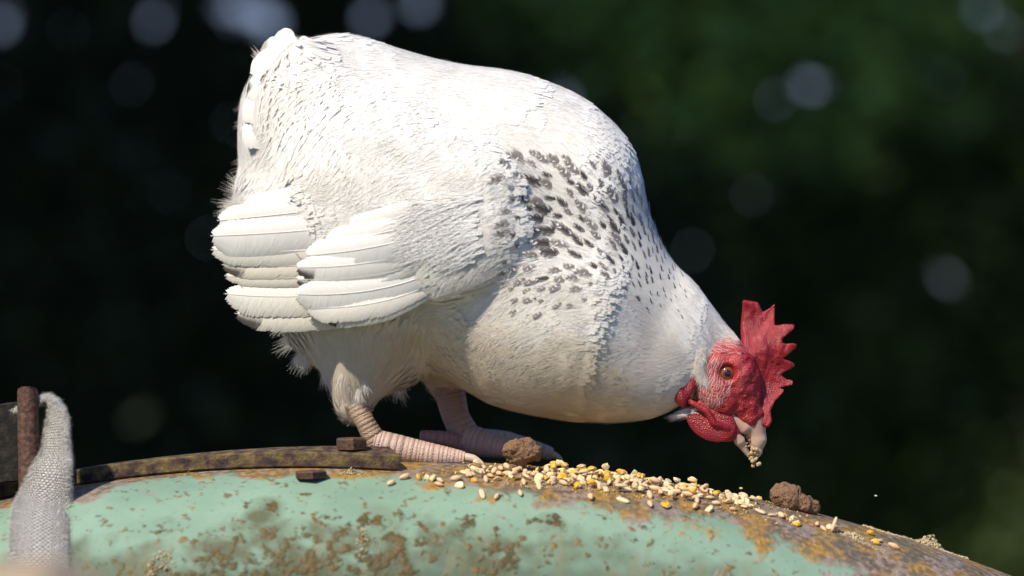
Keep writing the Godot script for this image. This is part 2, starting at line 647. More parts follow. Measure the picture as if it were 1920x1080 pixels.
# points spread over a net so that none is nearer to another than r(p)
func scatter(net: Dictionary, tries: int, keep: Callable, radius: Callable, sd: int) -> Array:
	rng.seed = sd
	var pos: PackedVector3Array = net.pos
	var nor: PackedVector3Array = net.nor
	var tri: PackedInt32Array = net.tri
	var cum := PackedFloat32Array()
	var total := 0.0
	for k in range(0, tri.size(), 3):
		total += (pos[tri[k + 1]] - pos[tri[k]]).cross(pos[tri[k + 2]] - pos[tri[k]]).length()
		cum.append(total)
	var grid := {}
	var cell := 24.0
	var out := []
	for i in tries:
		var k := cum.bsearch(rng.randf() * total) * 3
		if k >= tri.size(): continue
		var u := rng.randf()
		var v := rng.randf()
		if u + v > 1.0:
			u = 1.0 - u
			v = 1.0 - v
		var p := pos[tri[k]] * (1.0 - u - v) + pos[tri[k + 1]] * u + pos[tri[k + 2]] * v
		var n := (nor[tri[k]] * (1.0 - u - v) + nor[tri[k + 1]] * u + nor[tri[k + 2]] * v).normalized()
		if not keep.call(p, n): continue
		var r: float = radius.call(p)
		var g := Vector3i((p / cell).floor())
		var ok := true
		for dx in [-1, 0, 1]:
			for dy in [-1, 0, 1]:
				for dz in [-1, 0, 1]:
					if not ok: continue
					for q in grid.get(g + Vector3i(dx, dy, dz), []):
						if p.distance_squared_to(q) < r * r:
							ok = false
							break
		if not ok: continue
		if not grid.has(g): grid[g] = []
		grid[g].append(p)
		out.append([p, n])
	return out


# ---------------------------------------------------------------- the tank

const TX := -0.077      # centre of the oval drum
const TY := 1.154
const TZ := -0.03
const TA := 0.745
const TB := 0.52
const TC := 0.10        # half its depth
const TR := 0.075        # depth of its rounded rim
const TN := 2.0
const TBACK := 2.2     # the rear half is this many times flatter


func inset(z: float) -> float:
	var u := clampf(absf(z - TZ) / (TC if z > TZ else TC * TBACK), 0.0, 1.0)
	return TR * (1.0 - pow(1.0 - pow(u, TN), 1.0 / TN))


func tank_top(x: float, z: float) -> Vector3:
	var d := inset(z)
	var s := clampf((x - TX) / (TA - d), -0.99, 0.99)
	return Vector3(x, TY + (TB - d) * sqrt(1.0 - s * s), z)


func tank_normal(x: float, z: float) -> Vector3:
	var e := 0.004
	var a := tank_top(x + e, z) - tank_top(x - e, z)
	var b := tank_top(x, z + e) - tank_top(x, z - e)
	return b.cross(a).normalized()


const SPAN := 0.65      # the painted arc, radians to either side of the crown


func tank_mesh() -> ArrayMesh:
	var pos := PackedVector3Array()
	var nor := PackedVector3Array()
	var uv := PackedVector2Array()
	var tri := PackedInt32Array()
	var na := 288
	var np := 72
	for i in na + 1:
		var t := -PI + TAU * i / na
		for j in np + 1:
			var f := -PI / 2 + PI * j / np
			var z: float = TZ + TC * (1.0 if f > 0.0 else TBACK) * signf(sin(f)) * pow(absf(sin(f)), 2.0 / TN)
			var d: float = TR * (1.0 - pow(maxf(cos(f), 0.0), 2.0 / TN))
			pos.append(Vector3(TX + (TA - d) * sin(t), TY + (TB - d) * cos(t), z))
			var out: float = pow(maxf(cos(f), 0.0), 2.0 - 2.0 / TN) / TR
			var face: float = signf(sin(f)) * pow(absf(sin(f)), 2.0 - 2.0 / TN) / (TC if f > 0.0 else TC * TBACK)
			nor.append((Vector3(sin(t) / TA, cos(t) / TB, 0).normalized() * out + Vector3(0, 0, face)).normalized())
			uv.append(Vector2(0.5 + t / (2.0 * SPAN), float(j) / np))
	for i in na:
		for j in np:
			var a := i * (np + 1) + j
			var b := a + np + 1
			tri.append_array([a, a + 1, b, b, a + 1, b + 1])
	# dished ends
	for e in [0, np]:
		var zs := -1.0 if e == 0 else 1.0
		var ring := []
		for r in 9:
			var k := float(r) / 8
			var first := pos.size()
			ring.append(first)
			for i in na + 1:
				var t := -PI + TAU * i / na
				pos.append(Vector3(TX + (TA - TR) * sin(t) * (1 - k), TY + (TB - TR) * cos(t) * (1 - k), TZ + zs * ((TC if zs > 0.0 else TC * TBACK) + 0.03 * (1.0 - (1.0 - k) * (1.0 - k)))))
				nor.append(Vector3(sin(t) * 0.1 * (1 - k), cos(t) * 0.1 * (1 - k), zs).normalized())
				uv.append(Vector2(0.5 + t / (2.0 * SPAN), 0.98 - 0.3 * k))
		for r in 8:
			for i in na:
				var a: int = ring[r] + i
				var b: int = ring[r + 1] + i
				tri.append_array([a, b, a + 1, a + 1, b, b + 1] if zs > 0 else [a, a + 1, b, a + 1, b + 1, b])
	var am := ArrayMesh.new()
	add_arrays(am, pos, nor, PackedColorArray(), tri, uv)
	return am


func noise_bytes(w: int, h: int, freq: float, octaves: int, sd: int, stretch: float = 1.0, kind: int = FastNoiseLite.TYPE_SIMPLEX_SMOOTH) -> PackedByteArray:
	var n := FastNoiseLite.new()
	n.noise_type = kind
	n.seed = sd
	n.frequency = freq
	n.fractal_octaves = octaves
	if kind == FastNoiseLite.TYPE_CELLULAR: n.cellular_return_type = FastNoiseLite.RETURN_DISTANCE
	var im := n.get_image(w, int(h / stretch), false, false, true)
	if stretch != 1.0: im.resize(w, h, Image.INTERPOLATE_CUBIC)
	im.convert(Image.FORMAT_L8)
	return im.get_data()


func tank_material() -> StandardMaterial3D:
	var w := 1440
	var h := 768
	var big := noise_bytes(w, h, 0.006, 4, 11, 1.8)
	var mid := noise_bytes(w, h, 0.022, 5, 12, 1.8)
	var fine := noise_bytes(w, h, 0.11, 4, 13, 1.8)
	var spots := noise_bytes(w, h, 0.048, 5, 14, 1.8)
	var bare := noise_bytes(w, h, 0.018, 4, 15, 1.8)
	var runs := noise_bytes(w, h, 0.05, 3, 16, 9.0)
	var rgb := PackedByteArray()
	rgb.resize(w * h * 3)
	var hgt := PackedByteArray()
	hgt.resize(w * h)
	# where the thicker growth sits: x (u), angle round the rim, radius (metres)
	var moss := [[705.0, 1.05, 0.020], [755.0, 1.08, 0.018], [500.0, 0.77, 0.009], [430.0, 1.20, 0.022], [560.0, 1.20, 0.022], [950.0, 1.10, 0.014], [660.0, 1.25, 0.03], [1040.0, 0.85, 0.007], [330.0, 1.28, 0.010], [880.0, 0.95, 0.007], [310.0, 0.85, 0.006]]
	var px := PackedFloat32Array()
	for i in w: px.append((TX + TA * sin((float(i) / w - 0.5) * 2.0 * SPAN)) / U + 960.0)
	for j in h:
		var f := -PI / 2 + PI * (j + 0.5) / h
		var z: float = TZ + TC * (1.0 if f > 0.0 else TBACK) * signf(sin(f)) * pow(absf(sin(f)), 2.0 / TN)
		for i in w:
			var k := j * w + i
			var x := px[i]
			var b := big[k] / 255.0 - 0.5
			var m := mid[k] / 255.0 - 0.5
			var g := fine[k] / 255.0 - 0.5
			var s := spots[k] / 255.0 - 0.5
			var q := bare[k] / 255.0 - 0.5
			var edge := 0.004 + 0.000039 * maxf(x - 470.0, 0.0)
			var top := (edge - z) / 0.014 + b * 2.6 + m * 1.8 + g * 0.7
			var grown := clampf(top * 1.6 + 0.5, 0.0, 1.0)
			var near_moss := 0.0
			for o in moss:
				var dx: float = (x - o[0]) * U
				var dz: float = (f - o[1]) * 0.088
				var r: float = o[2]
				var d2 := (dx * dx + dz * dz) / (r * r)
				if d2 < 2.2: near_moss = maxf(near_moss, 1.0 - d2 * 0.45)
			# green paint, faded unevenly; low down, grime and the curve's shade painted in together
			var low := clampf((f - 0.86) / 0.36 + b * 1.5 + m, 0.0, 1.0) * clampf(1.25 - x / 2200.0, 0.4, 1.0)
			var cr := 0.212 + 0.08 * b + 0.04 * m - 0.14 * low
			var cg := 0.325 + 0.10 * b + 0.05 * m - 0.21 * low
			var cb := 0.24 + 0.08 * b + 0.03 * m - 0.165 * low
			var t := clampf((runs[k] / 255.0 - 0.56) * 3.0, 0.0, 0.5) * clampf((f - 0.8) * 2.5, 0.0, 1.0)
			cr = lerpf(cr, 0.20, t)
			cg = lerpf(cg, 0.16, t)
			cb = lerpf(cb, 0.08, t)
			var grime_shade := clampf(near_moss * 0.9 * (0.65 + b + m * 1.6) + low * 0.6 * (0.5 + m * 2.2), 0.0, 0.85)
			cr = lerpf(cr, 0.075, grime_shade)
			cg = lerpf(cg, 0.080, grime_shade)
			cb = lerpf(cb, 0.034, grime_shade)
			# mauve-grey bare primer beside the growth
			var p := clampf((q + g * 0.35 - 0.10 + clampf(top * 0.35, -0.25, 0.22)) * 9.0, 0.0, 1.0) * 0.9
			cr = lerpf(cr, 0.27 + 0.1 * g, p)
			cg = lerpf(cg, 0.215 + 0.1 * g, p)
			cb = lerpf(cb, 0.20 + 0.1 * g, p)
			var height := 0.35 - 0.12 * p
			# rust and lichen spots
			var sp := clampf((s + g * 0.6 - 0.215 + near_moss * 0.30 + low * 0.08) * 4.2, 0.0, 1.0)
			var olive := clampf(m * 2.5 + 0.5, 0.0, 1.0)
			var deep := clampf(near_moss * 1.3 + low * 0.5, 0.0, 1.0)
			olive *= 1.0 - 0.75 * deep
			cr = lerpf(cr, lerpf(0.062, 0.20, olive) * (1.0 + g * 1.2), sp)
			cg = lerpf(cg, lerpf(0.048, 0.105, olive) * (1.0 + g * 1.2), sp)
			cb = lerpf(cb, lerpf(0.014, 0.022, olive) * (1.0 + g * 1.2), sp)
			height += sp * (0.22 + 0.5 * g)
			# the ochre lichen on top
			var och := clampf(0.5 + m * 2.2 + g * 1.3, 0.0, 1.0)
			var lr := lerpf(0.13, 0.30, och)
			var lg := lerpf(0.095, 0.165, och)
			var lb := lerpf(0.065, 0.030, och)
			var gray := clampf((q - 0.04 + g * 0.5) * 6.0, 0.0, 0.75)
			lr = lerpf(lr, 0.22, gray)
			lg = lerpf(lg, 0.185, gray)
			lb = lerpf(lb, 0.165, gray)
			cr = lerpf(cr, lr * (1.0 + g * 0.9), grown * 0.94)
			cg = lerpf(cg, lg * (1.0 + g * 0.9), grown * 0.94)
			cb = lerpf(cb, lb * (1.0 + g * 0.9), grown * 0.94)
			height += grown * (0.18 + 0.6 * g)
			# dark pin-holes
			if g > 0.26 and grown < 0.5:
				var dk := clampf((g - 0.26) * 9.0, 0.0, 0.6)
				cr = lerpf(cr, 0.13, dk)
				cg = lerpf(cg, 0.10, dk)
				cb = lerpf(cb, 0.07, dk)
			var o3 := k * 3
			rgb[o3] = int(255.0 * pow(clampf(cr, 0.0, 1.0), 0.4545))
			rgb[o3 + 1] = int(255.0 * pow(clampf(cg, 0.0, 1.0), 0.4545))
			rgb[o3 + 2] = int(255.0 * pow(clampf(cb, 0.0, 1.0), 0.4545))
			hgt[k] = int(255.0 * clampf(height, 0.0, 1.0))
	var m3 := StandardMaterial3D.new()
	m3.albedo_texture = ImageTexture.create_from_image(Image.create_from_data(w, h, false, Image.FORMAT_RGB8, rgb))
	m3.heightmap_enabled = true
	m3.heightmap_texture = ImageTexture.create_from_image(Image.create_from_data(w, h, false, Image.FORMAT_L8, hgt))
	m3.heightmap_scale = 0.18
	m3.roughness = 0.62
	m3.metallic_specular = 0.4
	return m3


# ---------------------------------------------------------------- head

const HZ := 42.0


var skin_noise := FastNoiseLite.new()


func sd_head(p: Vector3) -> float:
	var q := Vector3(p.x, p.y, p.z - HZ)
	var d := ell(q, Vector3(1348, 694, 0), Vector3(76, 68, 54), 25)
	d = smin(d, cone(q, Vector3(1368, 712, 0), Vector3(1402, 774, 0), 52, 32), 26)
	d = smin(d, ell(q, Vector3(1385, 672, 30), Vector3(36, 15, 15), 62), 14)
	d = smin(d, ell(q, Vector3(1340, 742, 32), Vector3(42, 24, 18), 38), 18)
	d = smin(d, ell(q, Vector3(1388, 738, 24), Vector3(34, 11, 12), 62), 12)
	var hole := (q - Vector3(1360, 697, 56)).length() - 17.5
	if absf(d) < 16.0: d += skin_noise.get_noise_3dv(p) * 4.0
	d = -smin(-d, hole, 8.0)
	d = smin(d, absf((Vector2(q.x - 1360, q.y - 697) * Vector2(1.0, 0.95)).length() - 18.0) + absf(q.z - 44.0) * 0.8 - 3.0, 5.0)
	return d


var comb_outline := PackedVector2Array([
	Vector2(1395, 563), Vector2(1420, 565), Vector2(1430, 586), Vector2(1453, 568), Vector2(1452, 609), Vector2(1470, 606), Vector2(1489, 607), Vector2(1488, 614), Vector2(1464, 634), Vector2(1466, 642),
	Vector2(1492, 643), Vector2(1494, 649), Vector2(1466, 671), Vector2(1489, 680), Vector2(1490, 685), Vector2(1462, 702), Vector2(1487, 713), Vector2(1486, 720), Vector2(1456, 727), Vector2(1470, 729),
	Vector2(1469, 734), Vector2(1451, 752), Vector2(1443, 770), Vector2(1446, 787), Vector2(1440, 799), Vector2(1426, 797), Vector2(1412, 766), Vector2(1408, 731), Vector2(1400, 696), Vector2(1392, 661), Vector2(1392, 610)])


func in_outline(p: Vector2) -> float:
	var n := comb_outline.size()
	var best := 1e9
	var inside := false
	for i in n:
		var a := comb_outline[i]
		var b := comb_outline[(i + 1) % n]
		var ab := b - a
		best = minf(best, (p - a - ab * clampf((p - a).dot(ab) / ab.length_squared(), 0.0, 1.0)).length_squared())
		if (a.y > p.y) != (b.y > p.y) and p.x < (b.x - a.x) * (p.y - a.y) / (b.y - a.y) + a.x: inside = not inside
	return -sqrt(best) if inside else sqrt(best)


var comb_grid := PackedFloat32Array()


func sd_comb(p: Vector3) -> float:
	var gx := clampf((p.x - 1380.0) * 0.5, 0.0, 63.99)
	var gy := clampf((p.y - 550.0) * 0.5, 0.0, 129.99)
	var ix := int(gx)
	var iy := int(gy)
	var fx := gx - ix
	var fy := gy - iy
	var d := lerpf(lerpf(comb_grid[iy * 66 + ix], comb_grid[iy * 66 + ix + 1], fx), lerpf(comb_grid[iy * 66 + 66 + ix], comb_grid[iy * 66 + 67 + ix], fx), fy)
	var mid := HZ + 4.0 + 7.0 * sin(p.y * 0.045 + p.x * 0.02) + 0.05 * (p.x - 1420.0)
	var half := 3.5 + clampf((1446.0 - p.x) * 0.13, 0.0, 9.0) + skin_noise.get_noise_3d(p.x, p.y * 0.6, 0.0) * 4.0
	var q := Vector2(maxf(d + half * 0.7, 0.0), absf(p.z - mid))
	return (q * Vector2(1.0, 1.0)).length() - half if d > -half * 0.7 else absf(p.z - mid) - half


func sd_wattle(p: Vector3) -> float:
	var q := Vector3(p.x, p.y, p.z - HZ)
	var d := ell(q, Vector3(1330, 786, 32), Vector3(50, 37, 8), 32)
	d = smin(d, ell(q, Vector3(1352, 792, 22), Vector3(40, 30, 8), 45), 8)
	var a := cone(q, Vector3(1280, 726, 36), Vector3(1290, 750, 44), 4, 5.5)
	a = minf(a, cone(q, Vector3(1290, 750, 44), Vector3(1322, 768, 47), 5.5, 6.5))
	a = minf(a, cone(q, Vector3(1322, 768, 47), Vector3(1335, 790, 44), 6.5, 6))
	a = minf(a, cone(q, Vector3(1335, 790, 44), Vector3(1360, 800, 36), 6, 5))
	return smin(d, a, 5)


func sd_ear(p: Vector3) -> float:
	var q := Vector3(p.x, p.y, p.z - HZ)
	var d := ell(q, Vector3(1272, 702, 42), Vector3(14, 46, 14), 8)
	d = smin(d, ell(q, Vector3(1273, 738, 44), Vector3(13, 24, 14), -14), 8)
	return smin(d, ell(q, Vector3(1292, 718, 46), Vector3(10, 30, 8), 22), 6)


func sd_upper_beak(p: Vector3) -> float:
	var q := Vector3(p.x, p.y, (p.z - HZ) * 1.15)
	var d := cone(q, Vector3(1410, 788, 0), Vector3(1420, 824, 0), 27, 17)
	d = smin(d, cone(q, Vector3(1420, 824, 0), Vector3(1420, 846, 0), 17, 9), 5)
	d = smin(d, cone(q, Vector3(1420, 846, 0), Vector3(1415, 864, 0), 9, 3), 5)
	d = smin(d, cone(q, Vector3(1352, 761, 40), Vector3(1393, 800, 20), 1.5, 12), 10)
	var hole := ell(q, Vector3(1405, 783, 31), Vector3(13, 5, 9), 65)
	return -smin(-d, hole, 4.0)


func sd_lower_beak(p: Vector3) -> float:
	var q := Vector3(p.x, p.y, p.z - HZ)
	return smin(cone(q, Vector3(1360, 784, 30), Vector3(1386, 825, 13), 4, 10), cone(q, Vector3(1386, 825, 10), Vector3(1404, 854, 4), 10, 4), 4)


func simple_mesh(f: Callable, lo: Vector3, hi: Vector3, cell: float, color: Callable) -> ArrayMesh:
	var am := ArrayMesh.new()
	add_net(am, nets(f, lo, hi, cell), color)
	return am


func face_edge(y: float) -> float:
	var k := [[560, 1402], [612, 1402], [636, 1372], [652, 1312], [672, 1282], [705, 1258], [760, 1258], [800, 1262]]
	for i in k.size() - 1:
		if y < k[i + 1][0]: return lerpf(k[i][1], k[i + 1][1], clampf((y - k[i][0]) / float(k[i + 1][0] - k[i][0]), 0.0, 1.0))
	return 1262.0


func surface_z(f: Callable, x: float, y: float, from: float) -> float:
	var z := from
	for i in 60:
		var d: float = f.call(Vector3(x, y, z))
		if d < 0.4: break
		z -= maxf(d * 0.8, 0.3)
		if z < -300: break
	return z


func build_hen() -> void:
	var foot := tank_top(at(760, 0).x, 0.0)
	var hen := thing("hen", "white hen with dark flecked neck and red comb pecking feed on the tank", "hen", foot)
	shape_body()
	skin_noise.seed = 17
	skin_noise.frequency = 0.035
	skin_noise.fractal_octaves = 3
	var net := nets(sd_body, Vector3(370, 0, -300), Vector3(1420, 820, 320), 10.0)
	var body := ArrayMesh.new()
	add_net(body, net, func(p: Vector3, _n: Vector3) -> Color: return Color(0.82, 0.80, 0.77).lerp(Color(0.72, 0.62, 0.47), clampf((p.y - 520) / 260.0, 0.0, 1.0) * 0.7))
	# head
	var head := nets(sd_head, Vector3(1255, 600, HZ - 75), Vector3(1450, 830, HZ + 80), 3.0)
	add_net(body, head, func(p: Vector3, n: Vector3) -> Color:
		var c := Color(0.36, 0.021, 0.029)
		var r := Vector2(p.x - 1360, p.y - 697).length()
		c = c.lerp(Color(0.50, 0.10, 0.10), clampf(1.0 - absf(r - 32.0) / 12.0, 0.0, 1.0) * 0.4)
		var pale := clampf((p.y - 730.0) / 50.0, 0.0, 1.0) * clampf((1345 - p.x) / 45.0, 0.0, 1.0)
		return c.lerp(Color(0.62, 0.42, 0.38), maxf(pale, clampf((650.0 - p.y) / 25.0, 0.0, 1.0) * 0.7)))
	# legs and toes
	var skin := Color(0.36, 0.255, 0.18)
	var pink := Color(0.50, 0.355, 0.30)
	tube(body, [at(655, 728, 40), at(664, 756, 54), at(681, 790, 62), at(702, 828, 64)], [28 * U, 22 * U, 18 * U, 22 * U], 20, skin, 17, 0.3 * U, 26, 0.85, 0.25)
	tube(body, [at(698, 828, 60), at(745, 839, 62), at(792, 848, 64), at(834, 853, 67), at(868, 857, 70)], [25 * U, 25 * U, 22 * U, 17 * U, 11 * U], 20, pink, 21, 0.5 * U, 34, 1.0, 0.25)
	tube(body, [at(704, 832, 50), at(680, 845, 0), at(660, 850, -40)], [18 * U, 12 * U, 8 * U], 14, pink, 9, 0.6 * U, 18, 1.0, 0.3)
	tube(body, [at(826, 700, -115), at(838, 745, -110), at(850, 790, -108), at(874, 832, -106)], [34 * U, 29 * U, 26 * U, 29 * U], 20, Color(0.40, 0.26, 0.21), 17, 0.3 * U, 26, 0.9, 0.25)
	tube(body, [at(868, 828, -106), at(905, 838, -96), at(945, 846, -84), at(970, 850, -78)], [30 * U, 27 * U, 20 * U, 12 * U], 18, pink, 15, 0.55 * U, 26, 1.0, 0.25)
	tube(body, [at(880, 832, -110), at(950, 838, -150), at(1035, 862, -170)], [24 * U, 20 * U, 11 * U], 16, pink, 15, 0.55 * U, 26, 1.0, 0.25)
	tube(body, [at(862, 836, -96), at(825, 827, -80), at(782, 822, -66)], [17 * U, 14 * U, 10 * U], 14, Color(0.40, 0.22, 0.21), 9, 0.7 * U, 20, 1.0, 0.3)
	var white := vertex_mat(0.85, 0.2)
	var red := vertex_mat(0.42, 0.55)
	red.uv1_triplanar = true
	red.uv1_scale = Vector3.ONE / 0.016
	red.heightmap_enabled = true
	red.heightmap_texture = noise_tex(0.075, [], [], 256, FastNoiseLite.TYPE_CELLULAR, 5)
	red.heightmap_scale = 0.065
	red.subsurf_scatter_enabled = true
	red.subsurf_scatter_strength = 0.08
	var scaly := vertex_mat(0.5, 0.45)
	scaly.uv1_triplanar = true
	scaly.uv1_scale = Vector3.ONE / 0.02
	scaly.heightmap_enabled = true
	scaly.heightmap_texture = noise_tex(0.09, [], [], 256, FastNoiseLite.TYPE_CELLULAR, 6)
	scaly.heightmap_scale = 0.05
	var bd := part("body", body, null, hen)
	body.surface_set_material(0, white)
	body.surface_set_material(1, red)
	for i in range(2, body.get_surface_count()): body.surface_set_material(i, scaly)

	# comb, wattles, ear lobe, beak
	for iy in 132:
		for ix in 66: comb_grid.append(in_outline(Vector2(1380 + ix * 2, 550 + iy * 2)))
	var flesh := func(p: Vector3, n: Vector3) -> Color: return Color(0.33, 0.014, 0.024).lerp(Color(0.24, 0.010, 0.019), clampf(0.5 + 0.5 * sin(p.x * 0.11) * sin(p.y * 0.07), 0.0, 1.0))
	var comb_skin: StandardMaterial3D = red.duplicate()
	comb_skin.heightmap_scale = 0.045
	comb_skin.uv1_scale = Vector3.ONE / 0.012
	part("comb", simple_mesh(sd_comb, Vector3(1385, 555, HZ - 30), Vector3(1502, 806, HZ + 40), 2.6, flesh), comb_skin, hen)
	part("wattle", simple_mesh(sd_wattle, Vector3(1265, 715, HZ - 5), Vector3(1400, 840, HZ + 70), 2.6, flesh), red, hen)
	part("wattle", simple_mesh(func(p: Vector3) -> float: return ell(p, Vector3(1340, 790, HZ - 26), Vector3(46, 34, 8), 35), Vector3(1285, 740, HZ - 40), Vector3(1395, 840, HZ - 10), 3.0, flesh), red, hen)
	part("ear_lobe", simple_mesh(sd_ear, Vector3(1248, 645, HZ + 4), Vector3(1312, 775, HZ + 74), 2.6, flesh), red, hen)
	var horn := vertex_mat(0.34, 0.5)
	horn.subsurf_scatter_enabled = true
	horn.subsurf_scatter_strength = 0.1
	var beak_color := func(p: Vector3, n: Vector3) -> Color: return Color(0.54, 0.33, 0.26).lerp(Color(0.58, 0.45, 0.34), clampf((p.y - 800) / 50.0, 0.0, 1.0))
	part("upper_beak", simple_mesh(sd_upper_beak, Vector3(1348, 732, HZ - 36), Vector3(1448, 872, HZ + 56), 2.6, beak_color), horn, hen)
	part("lower_beak", simple_mesh(sd_lower_beak, Vector3(1344, 760, HZ - 12), Vector3(1415, 864, HZ + 52), 2.4, beak_color), horn, hen)
	# the eye
	var zs := HZ + 41.0
	var eye := part("eye", simple_mesh(func(p: Vector3) -> float: return (p - Vector3(1360, 697, zs - 7)).length() - 17.5, Vector3(1336, 672, zs - 30), Vector3(1384, 722, zs + 18), 2.0, func(p: Vector3, n: Vector3) -> Color:
		var r := Vector2(n.x, n.y).length()
		var c := Color(0.26, 0.055, 0.010).lerp(Color(0.09, 0.015, 0.005), clampf(absf(r - 0.55) * 3.0, 0.0, 1.0))
		return c if r < 0.82 else Color(0.05, 0.02, 0.018)), null, hen)
	var wet := vertex_mat(0.08, 0.6)
	wet.clearcoat_enabled = true
	wet.clearcoat = 1.0
	wet.clearcoat_roughness = 0.03
	eye.mesh.surface_set_material(0, wet)
	part("pupil", simple_mesh(func(p: Vector3) -> float: return ell(p, Vector3(1361, 698, zs + 7.0), Vector3(7.6, 8.0, 5.0), 0), Vector3(1350, 684, zs + 1), Vector3(1372, 710, zs + 17), 1.4, func(_p: Vector3, _n: Vector3) -> Color: return Color(0.004, 0.004, 0.004)), wet, eye)
	# claws
	var claw := vertex_mat(0.4, 0.5)
	for c in [[at(864, 855, 70), at(886, 858, 73), at(904, 868, 75), 9.5], [at(966, 850, -78), at(982, 853, -75), at(1000, 864, -72), 10.0], [at(1030, 861, -170), at(1044, 866, -172), at(1056, 874, -172), 8.0]]:
		var m := ArrayMesh.new()
		tube(m, [c[0], c[1], c[2]], [c[3] * U, c[3] * 0.75 * U, 1.2 * U], 14, Color(0.55, 0.42, 0.33), 0, 0, 10)
		part("claw", m, claw, hen)
	# crumbs stuck to the beak
	var crumb := rough_mat([lin(0.35, 0.24, 0.13), lin(0.6, 0.46, 0.27)], [0.3, 0.7], 0.05, 0.01, 0.9, 0.4, 21)
	var bits := []
	rng.seed = 77
	for i in 26: bits.append([Vector3(1408 + rnd(-9, 9) + i * 0.35, 836 + i * 1.45 + rnd(-2, 2), HZ + 11 + rnd(-4, 8)), rnd(2.2, 4.6)])
	for i in 6: bits.append([Vector3(1400 + rnd(-3, 5), 812 + i * 6.0, HZ + 12 + rnd(-2, 3)), rnd(1.8, 3.2)])
	part("beak_crumbs", simple_mesh(func(p: Vector3) -> float:
		var d := 1e9
		for b in bits: d = minf(d, (p - b[0]).length() - b[1])
		return d, Vector3(1385, 800, HZ - 6), Vector3(1440, 884, HZ + 36), 1.8, func(_p: Vector3, _n: Vector3) -> Color: return Color.WHITE), crumb, hen)

	build_plumage(hen, net, head)
	hen.position.z -= 0.050
	hen.position.y -= 0.0022
	hen.scale = Vector3.ONE * 1.014


